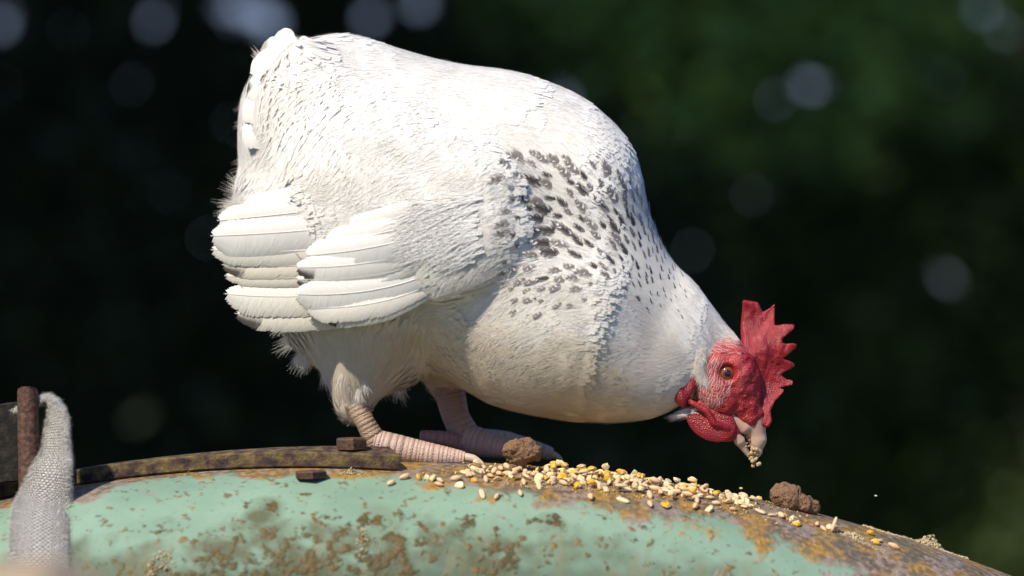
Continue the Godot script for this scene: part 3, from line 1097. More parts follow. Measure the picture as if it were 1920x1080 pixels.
func build_plumage(hen: Node3D, net: Dictionary, head: Dictionary) -> void:
	var vane := vertex_mat(0.7, 0.25)
	vane.backlight_enabled = true
	vane.backlight = Color(0.2, 0.2, 0.2)
	vane.rim_enabled = true
	vane.rim = 0.25
	var keep := func(p: Vector3, _n: Vector3) -> bool: return p.x < face_edge(p.y)
	var spots := scatter(net, 90000, keep, func(p: Vector3) -> float: return clampf(lie(p)[2] * (0.13 if p.z > -20 else 0.24), 4.0, 18.0), 101)
	rng.seed = 5
	var xf := {}
	var cs := {}
	for s in spots:
		var p: Vector3 = s[0]
		var n: Vector3 = s[1]
		var l := lie(p)
		var flow := Vector2(l[0], l[1]).normalized().rotated(rnd(-0.08, 0.08) + ruffle.get_noise_2d(p.x * 0.8, p.y * 0.8 + 500.0) * 0.3)
		var kind: int = lie(p + Vector3(rnd(-35, 35), rnd(-35, 35), 0))[5]
		var variant := "%d%d" % [kind, rng.randi_range(0, 3)]
		if not xf.has(variant):
			xf[variant] = []
			cs[variant] = []
		var cream: float = clampf(l[6] + rnd(-0.08, 0.08), 0.0, 1.0)
		if n.z < -0.2: cream *= 0.6
		var c := Color(0.88, 0.865, 0.835).lerp(Color(0.74, 0.60, 0.41), cream)
		var shade := rnd(0.97, 1.0)
		var k := rnd(0.85, 1.15)
		var wide: float = l[3] * k * (2.0 if kind < 2 else 2.2)
		xf[variant].append(feather_on(p, n, flow, l[2] * k * (0.8 if kind == 0 else 0.95), wide, rnd(0.3, 0.65) * (1.0 if kind == 0 else 1.1)))
		cs[variant].append(Color(c.r * shade, c.g * shade, c.b * shade))
	print("feathers ", spots.size())
	var meshes := {}
	for v in 4:
		meshes["0%d" % v] = down_mesh(48, 0.24, 300 + v)
		meshes["1%d" % v] = down_mesh(40, 0.24, 310 + v)
		meshes["2%d" % v] = down_mesh(44, 0.42, 320 + v)
	var called := ["contour_feathers", "hackle_feathers", "down"]
	for v in xf: multi(called[int(v.left(1))], meshes[v], vane, xf[v], cs[v], hen)

	# dark flecked neck feathers
	var fleck := func(p: Vector3) -> float:
		var a := (Vector2(p.x, p.y) - Vector2(1085, 415)).rotated(-0.55)
		var d := a.x * a.x / (165.0 * 165.0) + a.y * a.y / (105.0 * 105.0)
		var b := (Vector2(p.x, p.y) - Vector2(1020, 560)).rotated(0.1)
		d = minf(d, b.x * b.x / (130.0 * 130.0) + b.y * b.y / (100.0 * 100.0) + 0.3)
		var c := (Vector2(p.x, p.y) - Vector2(1230, 545)).rotated(-0.75)
		d = minf(d, c.x * c.x / (120.0 * 120.0) + c.y * c.y / (60.0 * 60.0) + 0.15)
		return d
	var dark := scatter(net, 24000, func(p: Vector3, n: Vector3) -> bool:
		if p.x > face_edge(p.y) - 30 or p.x < 930 + absf(p.y - 440.0) * 0.12: return false
		var d: float = fleck.call(p)
		return d < 1.2 and rng.randf() < 1.08 - d * 0.8 - clampf((p.y - 490.0) / 150.0, 0.0, 0.75), func(p: Vector3) -> float: return clampf(lie(p)[2] * 0.23, 9.0, 18.0), 202)
	rng.seed = 6
	var dx := [[], [], [], []]
	var dc := [[], [], [], []]
	for s in dark:
		var p: Vector3 = s[0]
		var l := lie(p)
		var d: float = fleck.call(p)
		var flow := Vector2(l[0], l[1]).normalized().rotated(rnd(-0.22, 0.22))
		var v := rng.randi_range(0, 1) + (2 if d > 0.55 or rng.randf() < 0.3 or p.y > 520.0 else 0)
		var k := rnd(0.5, 1.05) * lerpf(1.0, 0.6, clampf((p.x - 1100) / 200.0, 0.0, 1.0)) * lerpf(1.0, 0.6, clampf((p.y - 460) / 100.0, 0.0, 1.0))
		dx[v].append(feather_on(p, s[1], flow, l[2] * k, l[3] * k * rnd(0.55, 0.9), rnd(3.4, 4.4)))
		var c := Color(0.85, 0.83, 0.81).lerp(Color(0.85, 0.74, 0.58), l[6])
		dc[v].append(c)
	for v in 4: multi("flecked_hackle_feathers", feather_mesh(22, 0.5, 0.10, 0.93 if v < 2 else 0.85, 330 + v, 0.0, Color(0.030, 0.020, 0.017) if v < 2 else Color(0.085, 0.052, 0.034)), vane, dx[v], dc[v], hen, "white neck feathers with dark brown centres")
	print("flecks ", dark.size())

	# pale bristles over the ear and along the edge of the face
	var tuft := ArrayMesh.new()
	var tuft_net := nets(func(p: Vector3) -> float: return smin(ell(p, Vector3(1303, 674, HZ + 47), Vector3(20, 30, 12), 6), ell(p, Vector3(1314, 708, HZ + 48), Vector3(10, 20, 6), -35), 10), Vector3(1278, 636, HZ + 14), Vector3(1342, 748, HZ + 70), 3.0)
	add_net(tuft, tuft_net, func(_p: Vector3, _n: Vector3) -> Color: return Color(0.50, 0.40, 0.35))
	part("ear_tuft", tuft, vertex_mat(0.9, 0.2), hen)
	rng.seed = 8
	var bx := []
	var bcol := []
	for s in scatter(head, 9000, func(p: Vector3, n: Vector3) -> bool:
		if n.z < -0.3: return false
		var a := Vector2(p.x - 1318, p.y - 715).length()
		var edge := p.x - face_edge(p.y)
		return (a < 50 and rng.randf() < 0.8) or edge < 26 or (p.y < 660 and rng.randf() < 0.35), func(_p: Vector3) -> float: return 4.2, 9):
		var p: Vector3 = s[0]
		var flow := Vector2(-0.35, 1.0).rotated(rnd(-0.3, 0.3)) if p.y > 660 else Vector2(-0.9, -0.2).rotated(rnd(-0.4, 0.4))
		bx.append(feather_at(p, s[1], flow, rnd(12, 20), rnd(4, 7), rnd(6, 18), 1.0))
		bcol.append(Color(0.80, 0.74, 0.68) * rnd(0.85, 1.0))
	for s in scatter(tuft_net, 6000, func(_p: Vector3, n: Vector3) -> bool: return n.z > -0.2, func(_p: Vector3) -> float: return 2.6, 10):
		bx.append(feather_at(s[0], s[1], Vector2(rnd(-0.7, 0.3), 1.0), rnd(13, 26), rnd(9, 13), rnd(12, 45), 1.0))
		bcol.append(Color(0.84, 0.80, 0.74) * rnd(0.85, 1.0))
	multi("face_bristles", down_mesh(12, 0.3, 340), vane, bx, bcol, hen)
	# a tuft under the ear lobe and loose wisps at the belly, thigh and rump
	rng.seed = 12
	var wx := []
	var wc := []
	for i in 34:
		var t := rng.randf()
		wx.append(feather_at(Vector3(1305 - t * 40, 764 + t * 14 + rnd(-5, 5), HZ + 22 + rnd(-10, 14)), Vector3(rnd(-0.2, 0.2), 0.3, 1).normalized(), Vector2(-0.9, 0.28).rotated(rnd(-0.3, 0.3)), rnd(26, 44), rnd(14, 22), 4, 1))
		wc.append(Color(0.82, 0.78, 0.72))
	for w in [[505, 604, -0.95, 0.15], [512, 614, -0.85, 0.5], [525, 640, -0.8, 0.65], [545, 672, -0.55, 0.85], [556, 680, -0.45, 0.9], [590, 705, -0.1, 1.0], [612, 726, 0.1, 1.0], [640, 748, 0.0, 1.0], [690, 728, 0.1, 1.0], [725, 726, 0.05, 1.0], [640, 720, 0.0, 1.0, 1], [662, 726, 0.05, 1.0, 1], [625, 705, -0.1, 1.0, 1], [650, 740, 0.0, 1.0, 1], [450, 335, -0.6, -0.75], [432, 360, -0.8, -0.5], [420, 385, -0.95, -0.1], [418, 396, -0.95, 0.1], [455, 240, -0.8, 0.4], [452, 290, -0.7, 0.6]  , [478, 118, -0.7, -0.5], [466, 150, -0.85, 0.2], [456, 190, -0.8, 0.5], [452, 220, -0.8, 0.55], [454, 262, -0.75, 0.6], [452, 312, -0.7, 0.5]]:
		for i in 9:
			var p := Vector3(w[0] + rnd(4, 22), w[1] - rnd(0, 16), lean(w[0]) + (rnd(80, 130) if w.size() > 4 else rnd(-60, 60)))
			wx.append(feather_at(p, Vector3(rnd(-0.4, 0.4), rnd(-0.2, 0.2), 1).normalized(), Vector2(w[2], w[3]).rotated(rnd(-0.35, 0.35)), rnd(40, 78), rnd(22, 40), rnd(-4, 4), 0))
			wc.append(Color(0.82, 0.79, 0.74) * rnd(0.9, 1.0))
	multi("loose_down", down_mesh(30, 0.45, 341), vane, wx, wc, hen)

	# the folded wing and the tail: every flight feather on its own
	var wing := Node3D.new()
	wing.name = "wing"
	wing.position = -hen.position
	hen.add_child(wing, true)
	var quill := vertex_mat(0.6, 0.3)
	quill.backlight_enabled = true
	quill.backlight = Color(0.3, 0.3, 0.3)
	# root x y z, bend x y, tip x y z, half width, dark spot, cream
	var rows := [
		[840, 500, 205, 690, 614, 430, 584, 160, 25, 0.9, 0.55], [815, 495, 208, 660, 572, 411, 547, 164, 33, 0.0, 0.3], [790, 470, 213, 640, 535, 413, 514, 168, 15, 0.0, 0.6],
		[780, 455, 216, 630, 510, 408, 494, 171, 20, 0.9, 0.6], [770, 440, 219, 615, 480, 388, 466, 176, 24, 0.0, 0.4], [755, 408, 223, 595, 436, 389, 441, 182, 38, 0.0, 0.0], [735, 375, 222, 590, 398, 402, 413, 180, 34, 0.0, 0.0], [720, 345, 218, 590, 370, 450, 394, 172, 34, 0.0, 0.0],
		[858, 510, 228, 745, 596, 604, 591, 204, 18, 0.9, 0.6], [862, 500, 231, 740, 582, 572, 573, 208, 24, 0.0, 0.35], [864, 480, 236, 740, 560, 549, 548, 212, 35, 0.0, 0.05],
		[862, 462, 240, 735, 530, 551, 521, 215, 21, 0.95, 0.25], [860, 440, 245, 725, 505, 552, 499, 218, 28, 0.95, 0.1], [862, 418, 250, 725, 470, 571, 478, 221, 36, 0.9, 0.0], [860, 395, 250, 735, 440, 608, 458, 223, 36, 0.0, 0.0], [860, 372, 248, 745, 412, 655, 436, 224, 36, 0.0, 0.0],
	]
	# small coverts over the roots of the flight feathers
	rng.seed = 14
	var kx := []
	var kc := []
	for row in 9:
		for k in 9:
			var x := 725.0 + k * 17.0 + rnd(-7, 7)
			var y := 392.0 + row * 15.0 + rnd(-5, 5) - (x - 725.0) * 0.08
			if y > 496.0 - (860.0 - x) * 0.10: continue
			if x < 765.0 and y > 430: continue
			var z := surface_z(sd_body, x, y, 330.0)
			z = maxf(z, 224.0 + lean(x) - maxf(y - 440.0, 0.0) * 0.35) + 2.0
			kx.append(feather_at(Vector3(x, y, z), Vector3(0.02, 0.12 * (y - 440.0) / 60.0, 1).normalized(), Vector2(-0.96, 0.24).rotated(rnd(-0.12, 0.12)), rnd(70, 100), rnd(56, 76), rnd(0.6, 1.6), rnd(0, 1.5)))
			kc.append(Color(0.85, 0.84, 0.82))
	multi("covert_feathers", down_mesh(46, 0.3, 360), vane, kx, kc, hen)
	var i := 0
	for r in rows:
		i += 1
		var f := Vector3(-0.12 + rnd(-0.08, 0.08), (0.05 if i < 8 else 0.1) + rnd(-0.10, 0.10), 1.0).normalized()
		var root := Vector3(r[0], r[1], r[2] + lean(r[0]) - 26.0)
		var tip := Vector3(r[5], r[6], r[7] + lean(r[5]) + 14.0)
		var mid := Vector3(r[3], r[4], (root.z + tip.z) * 0.5 + 48.0)
		part("flight_feather", flight_feather(root, mid, tip, r[8], f, r[9], r[10], 400 + i), quill, wing)
	for t in [[600, 190, 70, 545, 105, 520, 44, 24, 0.0], [590, 190, 90, 530, 115, 494, 64, 26, 0.5], [590, 200, 105, 520, 145, 471, 98, 26, 0.0], [600, 180, 50, 562, 100, 556, 58, 20, 0.9], [580, 210, 115, 505, 170, 461, 146, 26, 0.9], [580, 230, 120, 500, 203, 449, 190, 28, 0.0], [585, 250, 125, 505, 240, 446, 240, 30, 0.0]]:
		i += 1
		var root := Vector3(t[0], t[1], t[2] + lean(t[0]))
		var tip := Vector3(t[5], t[6], t[2] * 0.8 + lean(t[5]))
		part("tail_feather", flight_feather(root, Vector3(t[3], t[4], root.z + 10), tip, t[7], Vector3(-0.3, -0.2, 1).normalized(), t[8], 0.0, 400 + i), quill, hen)


# ---------------------------------------------------------------- things on and beside the tank

var rust: StandardMaterial3D
var mossy: StandardMaterial3D


func build_bar() -> void:
	var frames := []
	var n := 40
	for i in n + 1:
		var t := float(i) / n
		var x := at(lerpf(738.0, -60.0, t), 0).x
		var z := lerpf(-0.008, -0.050, t)
		var p := tank_top(x, z)
		var up := tank_normal(x, z)
		var along := (tank_top(x - 0.004, z - 0.0003) - p).normalized()
		var across := along.cross(up).normalized()
		if i == 0: across = (across + along * -0.38 * signf(across.z)).normalized()
		frames.append([p + up * 0.0047, across * 0.0112, up * 0.0044])
	var where: Vector3 = frames[0][0]
	var b := thing("steel_bar", "rusty curved steel bar bolted along the top of the tank, mossy on its side", "bar", where)
	part("strip", bar(frames, 0.0009), mossy, b)
	# hexagonal bolt heads
	for h in [[658.0, -0.011, 11.0, 0.0092, 0.0068, "hex bolt head standing on the end of the mossy steel bar"], [586.0, 0.0115, 0.0, 0.0095, 0.0046, "low hex bolt head on the tank in front of the mossy steel bar"]]:
		var x := at(h[0], 0).x
		var up := tank_normal(x, h[1])
		var p := tank_top(x, h[1]) + up * (0.0092 if h[2] > 0 else 0.0)
		var o := thing("bolt", h[5], "bolt", p, "bolts of the steel bar")
		var st := SurfaceTool.new()
		st.begin(Mesh.PRIMITIVE_TRIANGLES)
		st.set_smooth_group(-1)
		var q := Basis(up.cross(Vector3(0, 0, 1)).normalized(), up, Vector3(0, 0, 1))
		var r: float = h[3]
		var hh: float = h[4]
		var prof := [[0.97, 0.0], [1.0, 0.04], [1.0, 0.84], [0.93, 0.97], [0.80, 1.0], [0.0, 1.0]]
		for j in 6:
			var a0 := TAU * j / 6 + 0.35
			var a1 := TAU * (j + 1) / 6 + 0.35
			for k in prof.size() - 1:
				var v := []
				for e in [[a0, k], [a1, k], [a1, k + 1], [a0, k + 1]]:
					v.append(q * Vector3(cos(e[0]) * r * prof[e[1]][0], hh * prof[e[1]][1], sin(e[0]) * r * prof[e[1]][0]))
				for w in [0, 2, 1, 0, 3, 2]: st.add_vertex(v[w])
		st.generate_normals()
		var head := MeshInstance3D.new()
		head.name = "hex_head"
		head.mesh = st.commit()
		head.mesh.surface_set_material(0, rust)
		o.add_child(head, true)


func build_strap() -> void:
	# a woven band that loops over the pin and lies down the front of the tank: centre, half width, in u
	var f := [[10, 772, -70, 8, 0, 18], [55, 756, -50, 12, 0, 24], [88, 752, -20, 15, 2, 26], [106, 778, -4, 21, 2, 24], [107, 815, 4, 24, 2, 24], [105, 850, 8, 30, 2, 20], [98, 882, 22, 40, 0, 14]]
	for k in [[90, 0.012, 50], [94, 0.030, 56], [100, 0.046, 56], [106, 0.058, 56], [112, 0.065, 56], [116, 0.0685, 56]]:
		var q := tank_top(at(k[0], 0).x, k[1]) + tank_normal(at(k[0], 0).x, k[1]) * 0.0034
		f.append([k[0], 540.0 - (q.y - EYE) / U, q.z / U, k[2], 10.0, 0])
	var curve := Curve3D.new()
	var wide := Curve3D.new()
	for i in f.size():
		var p := Vector3(f[i][0], f[i][1], f[i][2])
		var w := Vector3(f[i][3], f[i][4], f[i][5])
		var a := maxi(i - 1, 0)
		var b := mini(i + 1, f.size() - 1)
		var tp := (Vector3(f[b][0], f[b][1], f[b][2]) - Vector3(f[a][0], f[a][1], f[a][2])) / 6.0
		var tw := (Vector3(f[b][3], f[b][4], f[b][5]) - Vector3(f[a][3], f[a][4], f[a][5])) / 6.0
		curve.add_point(p, -tp, tp)
		wide.add_point(w, -tw, tw)
	var pos := PackedVector3Array()
	var nor := PackedVector3Array()
	var uv := PackedVector2Array()
	var col := PackedColorArray()
	var tri := PackedInt32Array()
	var per := 16
	var n := (f.size() - 1) * per
	var sec := 28
	var run := 0.0
	var prev := Vector3.ZERO
	var fx := []
	var fc := []
	rng.seed = 31
	for i in n + 1:
		var k := mini(i / per, f.size() - 2)
		var t := float(i - k * per) / per
		var c := curve.sample(k, t)
		var w := wide.sample(k, t)
		var d := (curve.sample(k, minf(t + 0.03, 1.0)) - curve.sample(k, maxf(t - 0.03, 0.0))).normalized()
		w = w - d * w.dot(d)
		var nn := w.cross(d).normalized()
		if nn.z + nn.x * 0.6 < 0.0: nn = -nn
		var pc := at(c.x, c.y, c.z)
		if i > 0: run += (pc - prev).length()
		prev = pc
		for j in sec:
			var a := TAU * j / sec
			var q: Vector3 = c + w * (signf(cos(a)) * pow(absf(cos(a)), 0.7)) + nn * (signf(sin(a)) * pow(absf(sin(a)), 0.8) * 7.5)
			var m := (w.normalized() * cos(a) * 0.7 + nn * sin(a)).normalized()
			pos.append(at(q.x, q.y, q.z))
			nor.append(Vector3(m.x, -m.y, m.z))
			uv.append(Vector2(float(j) / sec * 0.08, run))
			col.append(Color(1, 1, 1))
			if i < n - 10 and sin(a) > -0.3:
				for e in (6 if absf(cos(a)) > 0.75 else 3):
					if rng.randf() < 0.75:
						fx.append(feather_at(q + d * rnd(-4, 4), (m + Vector3(rnd(-0.4, 0.4), rnd(-0.4, 0.4), rnd(-0.4, 0.4))).normalized(), Vector2(rnd(-1, 1), rnd(-1, 1)), rnd(8, 16), rnd(5, 9), rnd(25, 75), 2.0))
						fc.append(Color(0.72, 0.70, 0.67) * rnd(0.7, 1.15))
	for i in n:
		for j in sec:
			var a := i * sec + j
			var b := i * sec + (j + 1) % sec
			tri.append_array([a, b, a + sec, b, b + sec, a + sec])
	var am := ArrayMesh.new()
	add_arrays(am, pos, nor, col, tri, uv)
	# the weave: plump knots in offset rows
	var s := 256
	var hb := Image.create(s, s, false, Image.FORMAT_L8)
	var cb := Image.create(s, s, false, Image.FORMAT_RGB8)
	var n2 := FastNoiseLite.new()
	n2.frequency = 0.03
	n2.seed = 4
	for y in s:
		for x in s:
			var row := int(y / 32.0)
			var u := fposmod(x + (16 if row % 2 else 0), 32) / 32.0 - 0.5
			var v := fposmod(y, 32) / 32.0 - 0.5
			var k := clampf(1.0 - (u * u * 4.0 + v * v * 3.4) * 1.05, 0.0, 1.0)
			var g := n2.get_noise_2d(x, y) * 0.5 + n2.get_noise_2d(x * 6, y * 6) * 0.4
			hb.set_pixel(x, y, Color(sqrt(k) * 0.9 + g * 0.4, 0, 0))
			var c := clampf(lerpf(0.42, 0.72, k) * (1.0 + g), 0.0, 1.0)
			cb.set_pixel(x, y, lin(c, c * 0.96, c * 0.90))
	var m3 := StandardMaterial3D.new()
	m3.albedo_texture = ImageTexture.create_from_image(cb)
	m3.heightmap_enabled = true
	m3.heightmap_texture = ImageTexture.create_from_image(hb)
	m3.heightmap_scale = 0.18
	m3.uv1_scale = Vector3(1.0 / 0.0123, 1.0 / 0.0123, 1)
	m3.roughness = 0.95
	m3.metallic_specular = 0.2
	var o := thing("strap", "grey woven strap with frayed edges looped over the rusty pin", "strap", at(80, 1000, 220))
	part("webbing", am, m3, o)
	var fm := vertex_mat(0.95, 0.2)
	multi("frayed_fibres", down_mesh(5, 0.5, 350), fm, fx, fc, o)


func build_pin() -> void:
	var o := thing("pin", "upright rusty steel pin with a rounded top behind the grey strap", "pin", at(51, 900, -20))
	var m := ArrayMesh.new()
	tube(m, [at(53, 960, -20), at(52, 880, -20), at(50, 800, -20), at(49, 740, -20), at(49, 731, -20), at(49, 725.5, -20)], [20.5 * U, 20.5 * U, 20 * U, 19.5 * U, 17.5 * U, 11 * U], 32, Color.WHITE, 0, 0, 8)
	part("shaft", m, rust, o)
	var b := thing("bracket", "steel bracket plate behind the rusty pin, shade put into its dark colour", "bracket", at(-60, 900, -70))
	var pl := bar([[at(38, 830, -70), Vector3(0, 0, 0.006), Vector3(0, 0.0225, 0)], [at(0, 833, -70), Vector3(0, 0, 0.006), Vector3(0, 0.0225, 0)], [at(-60, 845, -70), Vector3(0, 0, 0.006), Vector3(0, 0.0225, 0)], [at(-200, 890, -70), Vector3(0, 0, 0.006), Vector3(0, 0.0225, 0)]], 0.0008)
	part("plate", pl, rough_mat([lin(0.012, 0.011, 0.010), lin(0.035, 0.028, 0.022)], [0.3, 0.8], 0.03, 0.05, 0.9, 0.3, 96), b)  # near-black, with the shade behind the pin put into the colour


func build_lump(called: String, label: String, x: float, y: float, z: float, r: Vector3, deg: float, bits: Array, sd: int, mat: Material) -> void:
	var n := FastNoiseLite.new()
	n.seed = sd
	n.frequency = 0.035
	n.fractal_octaves = 4
	var c := Vector3(x, y, z)
	var f := func(p: Vector3) -> float:
		var d := ell(p, c, r, deg)
		for b in bits: d = smin(d, (p - c - b[0]).length() - b[1], 6.0)
		return d + n.get_noise_3dv(p) * 9.0 + n.get_noise_3dv(p * 4.0) * 3.0
	var o := thing(called, label, "feed lump", at(x, y + r.y, z), "brown lumps among the grain")
	part("crust", simple_mesh(f, c - Vector3(r.x + 30, r.y + 26, r.z + 24), c + Vector3(r.x + 46, r.y + 40, r.z + 24), 2.6, func(_p: Vector3, _n: Vector3) -> Color: return Color.WHITE), mat, o)


func grain_mesh(kind: int, sd: int) -> ArrayMesh:
	# 0 wheat, 1 cracked maize, 2 pale maize chip, 3 barley husk; sizes in metres, long axis x
	rng.seed = sd
	var st := SurfaceTool.new()
	st.begin(Mesh.PRIMITIVE_TRIANGLES)
	var nu := 14 if kind == 0 or kind == 3 else 7
	var nv := 10 if kind == 0 or kind == 3 else 5
	var l := 0.0041 * rnd(0.9, 1.1)
	var w := 0.0020 * rnd(0.9, 1.1)
	var h := 0.0018 * rnd(0.9, 1.1)
	if kind == 3:
		l = 0.0052
		w = 0.0019
		h = 0.0011
	if kind == 1 or kind == 2:
		l = rnd(0.0030, 0.0042)
		w = rnd(0.0026, 0.0036)
		h = rnd(0.0016, 0.0026)
	var body := Color(0.62, 0.41, 0.23) if kind == 0 else Color(0.72, 0.40, 0.035) if kind == 1 else Color(0.72, 0.58, 0.34) if kind == 2 else Color(0.56, 0.43, 0.26)
	body = body * rnd(0.85, 1.1)
	var pale := Color(0.78, 0.66, 0.44)
	var pts := []
	var cols := []
	var cut := Vector3(rnd(-1, 1), rnd(-0.2, 1), rnd(-1, 1)).normalized()
	for i in nv + 1:
		var row := []
		var crow := []
		for j in nu:
			var a := TAU * j / nu
			var b := -PI / 2 + PI * i / nv
			var p := Vector3(sin(b), cos(b) * cos(a), cos(b) * sin(a))
			var c := body
			if kind == 0:
				p = Vector3(signf(p.x) * pow(absf(p.x), 1.15), p.y, p.z)
				var groove := exp(-pow(angle_difference(a, PI), 2) * 6.0)
				p.y *= 1.0 - 0.45 * groove
				p.z *= 1.0 - 0.25 * maxf(p.x, 0.0)
				c = body.lerp(Color(0.33, 0.20, 0.11), groove * 0.7).lerp(Color(0.70, 0.54, 0.36), clampf(p.y, 0.0, 1.0) * 0.5)
			elif kind == 3:
				p.y *= 1.0 + 0.12 * sin(a * 5.0)
				p.x = signf(p.x) * pow(absf(p.x), 0.85)
				c = body.lerp(Color(0.75, 0.62, 0.42), 0.5 + 0.5 * sin(a * 5.0))
			else:
				var g := rnd(0.72, 1.12)
				p = p * g
				var over := p.dot(cut)
				if over > 0.35: p -= cut * (over - 0.35)
				c = pale if over > 0.2 and kind == 1 else body
				c = c * rnd(0.88, 1.1)
			row.append(Vector3(p.x * l, p.y * h, p.z * w))
			crow.append(Color(c.r, c.g, c.b, 1))
		pts.append(row)
		cols.append(crow)
	for i in range(1, nu):
		pts[0][i] = pts[0][0]
		pts[nv][i] = pts[nv][0]
	st.set_smooth_group(0 if kind == 0 or kind == 3 else -1)
	for i in nv:
		for j in nu:
			var k := (j + 1) % nu
			for e in [[i, j], [i + 1, j], [i + 1, k], [i, j], [i + 1, k], [i, k]]:
				st.set_color(cols[e[0]][e[1]])
				st.add_vertex(pts[e[0]][e[1]])
	st.generate_normals()
	return st.commit()


func build_grain() -> void:
	var mat := vertex_mat(0.5, 0.4)
	mat.subsurf_scatter_enabled = true
	mat.subsurf_scatter_strength = 0.06
	var kinds := ["wheat_grain", "maize_piece", "maize_chip", "barley_husk"]
	var meshes := [[], [], [], []]
	for k in 4:
		for v in 5:
			var m := grain_mesh(k, 500 + k * 10 + v)
			m.surface_set_material(0, mat)
			meshes[k].append(m)
	rng.seed = 41
	var proto := {}
	var put := func(kind: int, x: float, z: float, layer: float, label: String, group: String, tilt: float) -> void:
		var v := rng.randi_range(0, 4)
		var key := "%d%d" % [kind, v]
		var o: MeshInstance3D
		if proto.has(key):
			o = proto[key].duplicate()
		else:
			o = MeshInstance3D.new()
			o.mesh = meshes[kind][v]
			proto[key] = o
		o.name = numbered(kinds[kind])
		add_child(o, true)
		var xm := at(x, 0).x
		var up := tank_normal(xm, z)
		var low: float = [0.0016, 0.0015, 0.0015, 0.0009][kind]
		var side := up.cross(Vector3(0, 0, 1)).normalized()
		var b := Basis(side, up, side.cross(up)).rotated(up, rng.randf() * TAU)
		b = b * Basis.from_euler(Vector3(rnd(-0.5, 0.5) + (rnd(0, TAU) if kind == 1 or kind == 2 else 0.0), 0, rnd(-tilt, tilt)))
		var s := rnd(0.66, 0.94)
		o.transform = Transform3D(b.scaled_local(Vector3(s, s, s)), tank_top(xm, z) + up * (low * s + layer))
		for key2 in ["label", "category", "group"]:
			if o.has_meta(key2): o.remove_meta(key2)
		tag(o, label, ["grain", "maize", "maize", "husk"][kind], group)
	var looks := ["tan wheat grain", "yellow cracked maize piece", "pale maize chip", "pale barley husk"]
	# [x from, x to, z from, z to, how many, upper layer share, where]
	var zones := [
		[875, 1040, -0.012, 0.036, 50, 0.25, "in the feed below the hen's claws"], [1030, 1200, -0.038, 0.030, 84, 0.45, "in the thick of the feed heap below the hen's breast"],
		[1190, 1310, -0.032, 0.032, 52, 0.35, "in the feed heap below the hen's neck"], [1300, 1425, -0.034, 0.020, 34, 0.2, "in the thin end of the feed below the hen's beak"],
	]
	for zn in zones:
		var taken := []
		for i in zn[4]:
			var x := 0.0
			var z := 0.0
			for attempt in 40:
				x = rnd(zn[0], zn[1])
				z = lerpf(zn[2], zn[3] * 0.42, (rng.randf() + rng.randf()) * 0.5)
				var free := true
				for t in taken:
					if Vector2((x - t[0]) * U, z - t[1]).length() < 0.0052: free = false
				if free: break
			taken.append([x, z])
			var r := rng.randf()
			var kind := 0 if r < 0.36 else 1 if r < 0.54 else 2 if r < 0.86 else 3
			put.call(kind, x, z, (rnd(0.0015, 0.0035) if rng.randf() < zn[5] * 0.8 else 0.0), looks[kind] + " lying " + zn[6], "feed " + zn[6].replace("in the ", "in the "), 0.35)
	# strays
	for s in [
		[736, 0.046, 0, "smooth wheat grain alone in front of the cut end of the steel bar"], [760, 0.030, 0, "small wheat grain against the base of the hen's toe"], [786, 0.030, 1, "yellow maize piece at the side of the hen's toe, beside a white chip"],
		[800, 0.030, 2, "white maize chip touching the yellow maize piece by the hen's toe"], [812, 0.031, 2, "flat pale maize chip under the middle of the hen's toe"], [826, 0.036, 0, "upper of two stacked wheat grains under the hen's toe tip"],
		[824, 0.046, 0, "lower of two wheat grains under the hen's toe tip"], [856, 0.030, 0, "wheat grain beside the base of the hen's long claw"], [862, 0.048, 1, "single yellow maize crumb in front of the hen's long claw"],
		[905, 0.062, 3, "pinkish husk in front of the feed heap, out of focus"], [932, 0.066, 0, "blurred wheat grain on the tank rim in front of the feed heap"], [975, 0.056, 0, "blurred wheat grain below the brown lump by the claws"],
		[1105, 0.050, 0, "lone wheat grain in front of the middle of the feed heap"], [1165, 0.046, 3, "lone husk in front of the feed heap near its middle"], [1215, 0.048, 0, "wheat grain in front of the feed below the hen's throat"], [1245, 0.045, 1, "yellow maize piece in front of the feed below the hen's throat"],
		[1300, 0.035, 0, "wheat grain in front of the thin end of the feed"], [1325, 0.036, 2, "maize chip in front of the thin end of the feed"], [1372, 0.022, 0, "wheat grain that ends the feed line before the crumbly brown lump"], [1400, -0.030, 0, "brown wheat grain behind the crumbly brown lump"],
		[1425, -0.026, 1, "half white maize piece lying flat behind the crumbly brown lump"], [1447, 0.012, 3, "broken husk below the crumbly brown lump, beside a second one"], [1462, 0.010, 0, "dark wheat grain at the foot of the crumbly brown lump"], [1486, 0.014, 2, "pale maize chip leaning on the crumbly brown lump"],
		[1488, 0.026, 1, "long yellow maize splinter below the crumbly brown lump"], [1530, 0.010, 0, "plump pale wheat grain beyond the crumbly brown lump"], [1540, 0.020, 0, "small round wheat grain below the plump pale one"], [1552, 0.010, 2, "pale maize chip beneath the upright husk"], [1565, 0.010, 0, "pointed pale wheat grain beside the upright husk"],
		[1598, 0.010, 3, "pink broken husk on the lichen streak down the tank"], [1634, -0.006, 1, "yellow half moon of maize alone on the lichen"], [1642, 0.010, 3, "reddish husk below the yellow half moon of maize"], [1640, 0.018, 1, "round yellow maize crumb low on the lichen slope"], [1672, 0.016, 0, "last wheat grain down the lichen slope"],
	]:
		put.call(s[2], s[0], s[1] * (0.45 if s[1] > 0.0 else 1.0), 0.0, s[3], "stray grains round the feed", 0.15)
	put.call(3, 1557, 0.008, 0.004, "husk standing upright on a wheat grain past the brown lump", "stray grains round the feed", 0.1)
	(get_child(get_child_count() - 1) as Node3D).rotation = Vector3(0.2, 0.3, 1.3)
	# the dust and broken bits of the feed
	var xf := []
	var cs := []
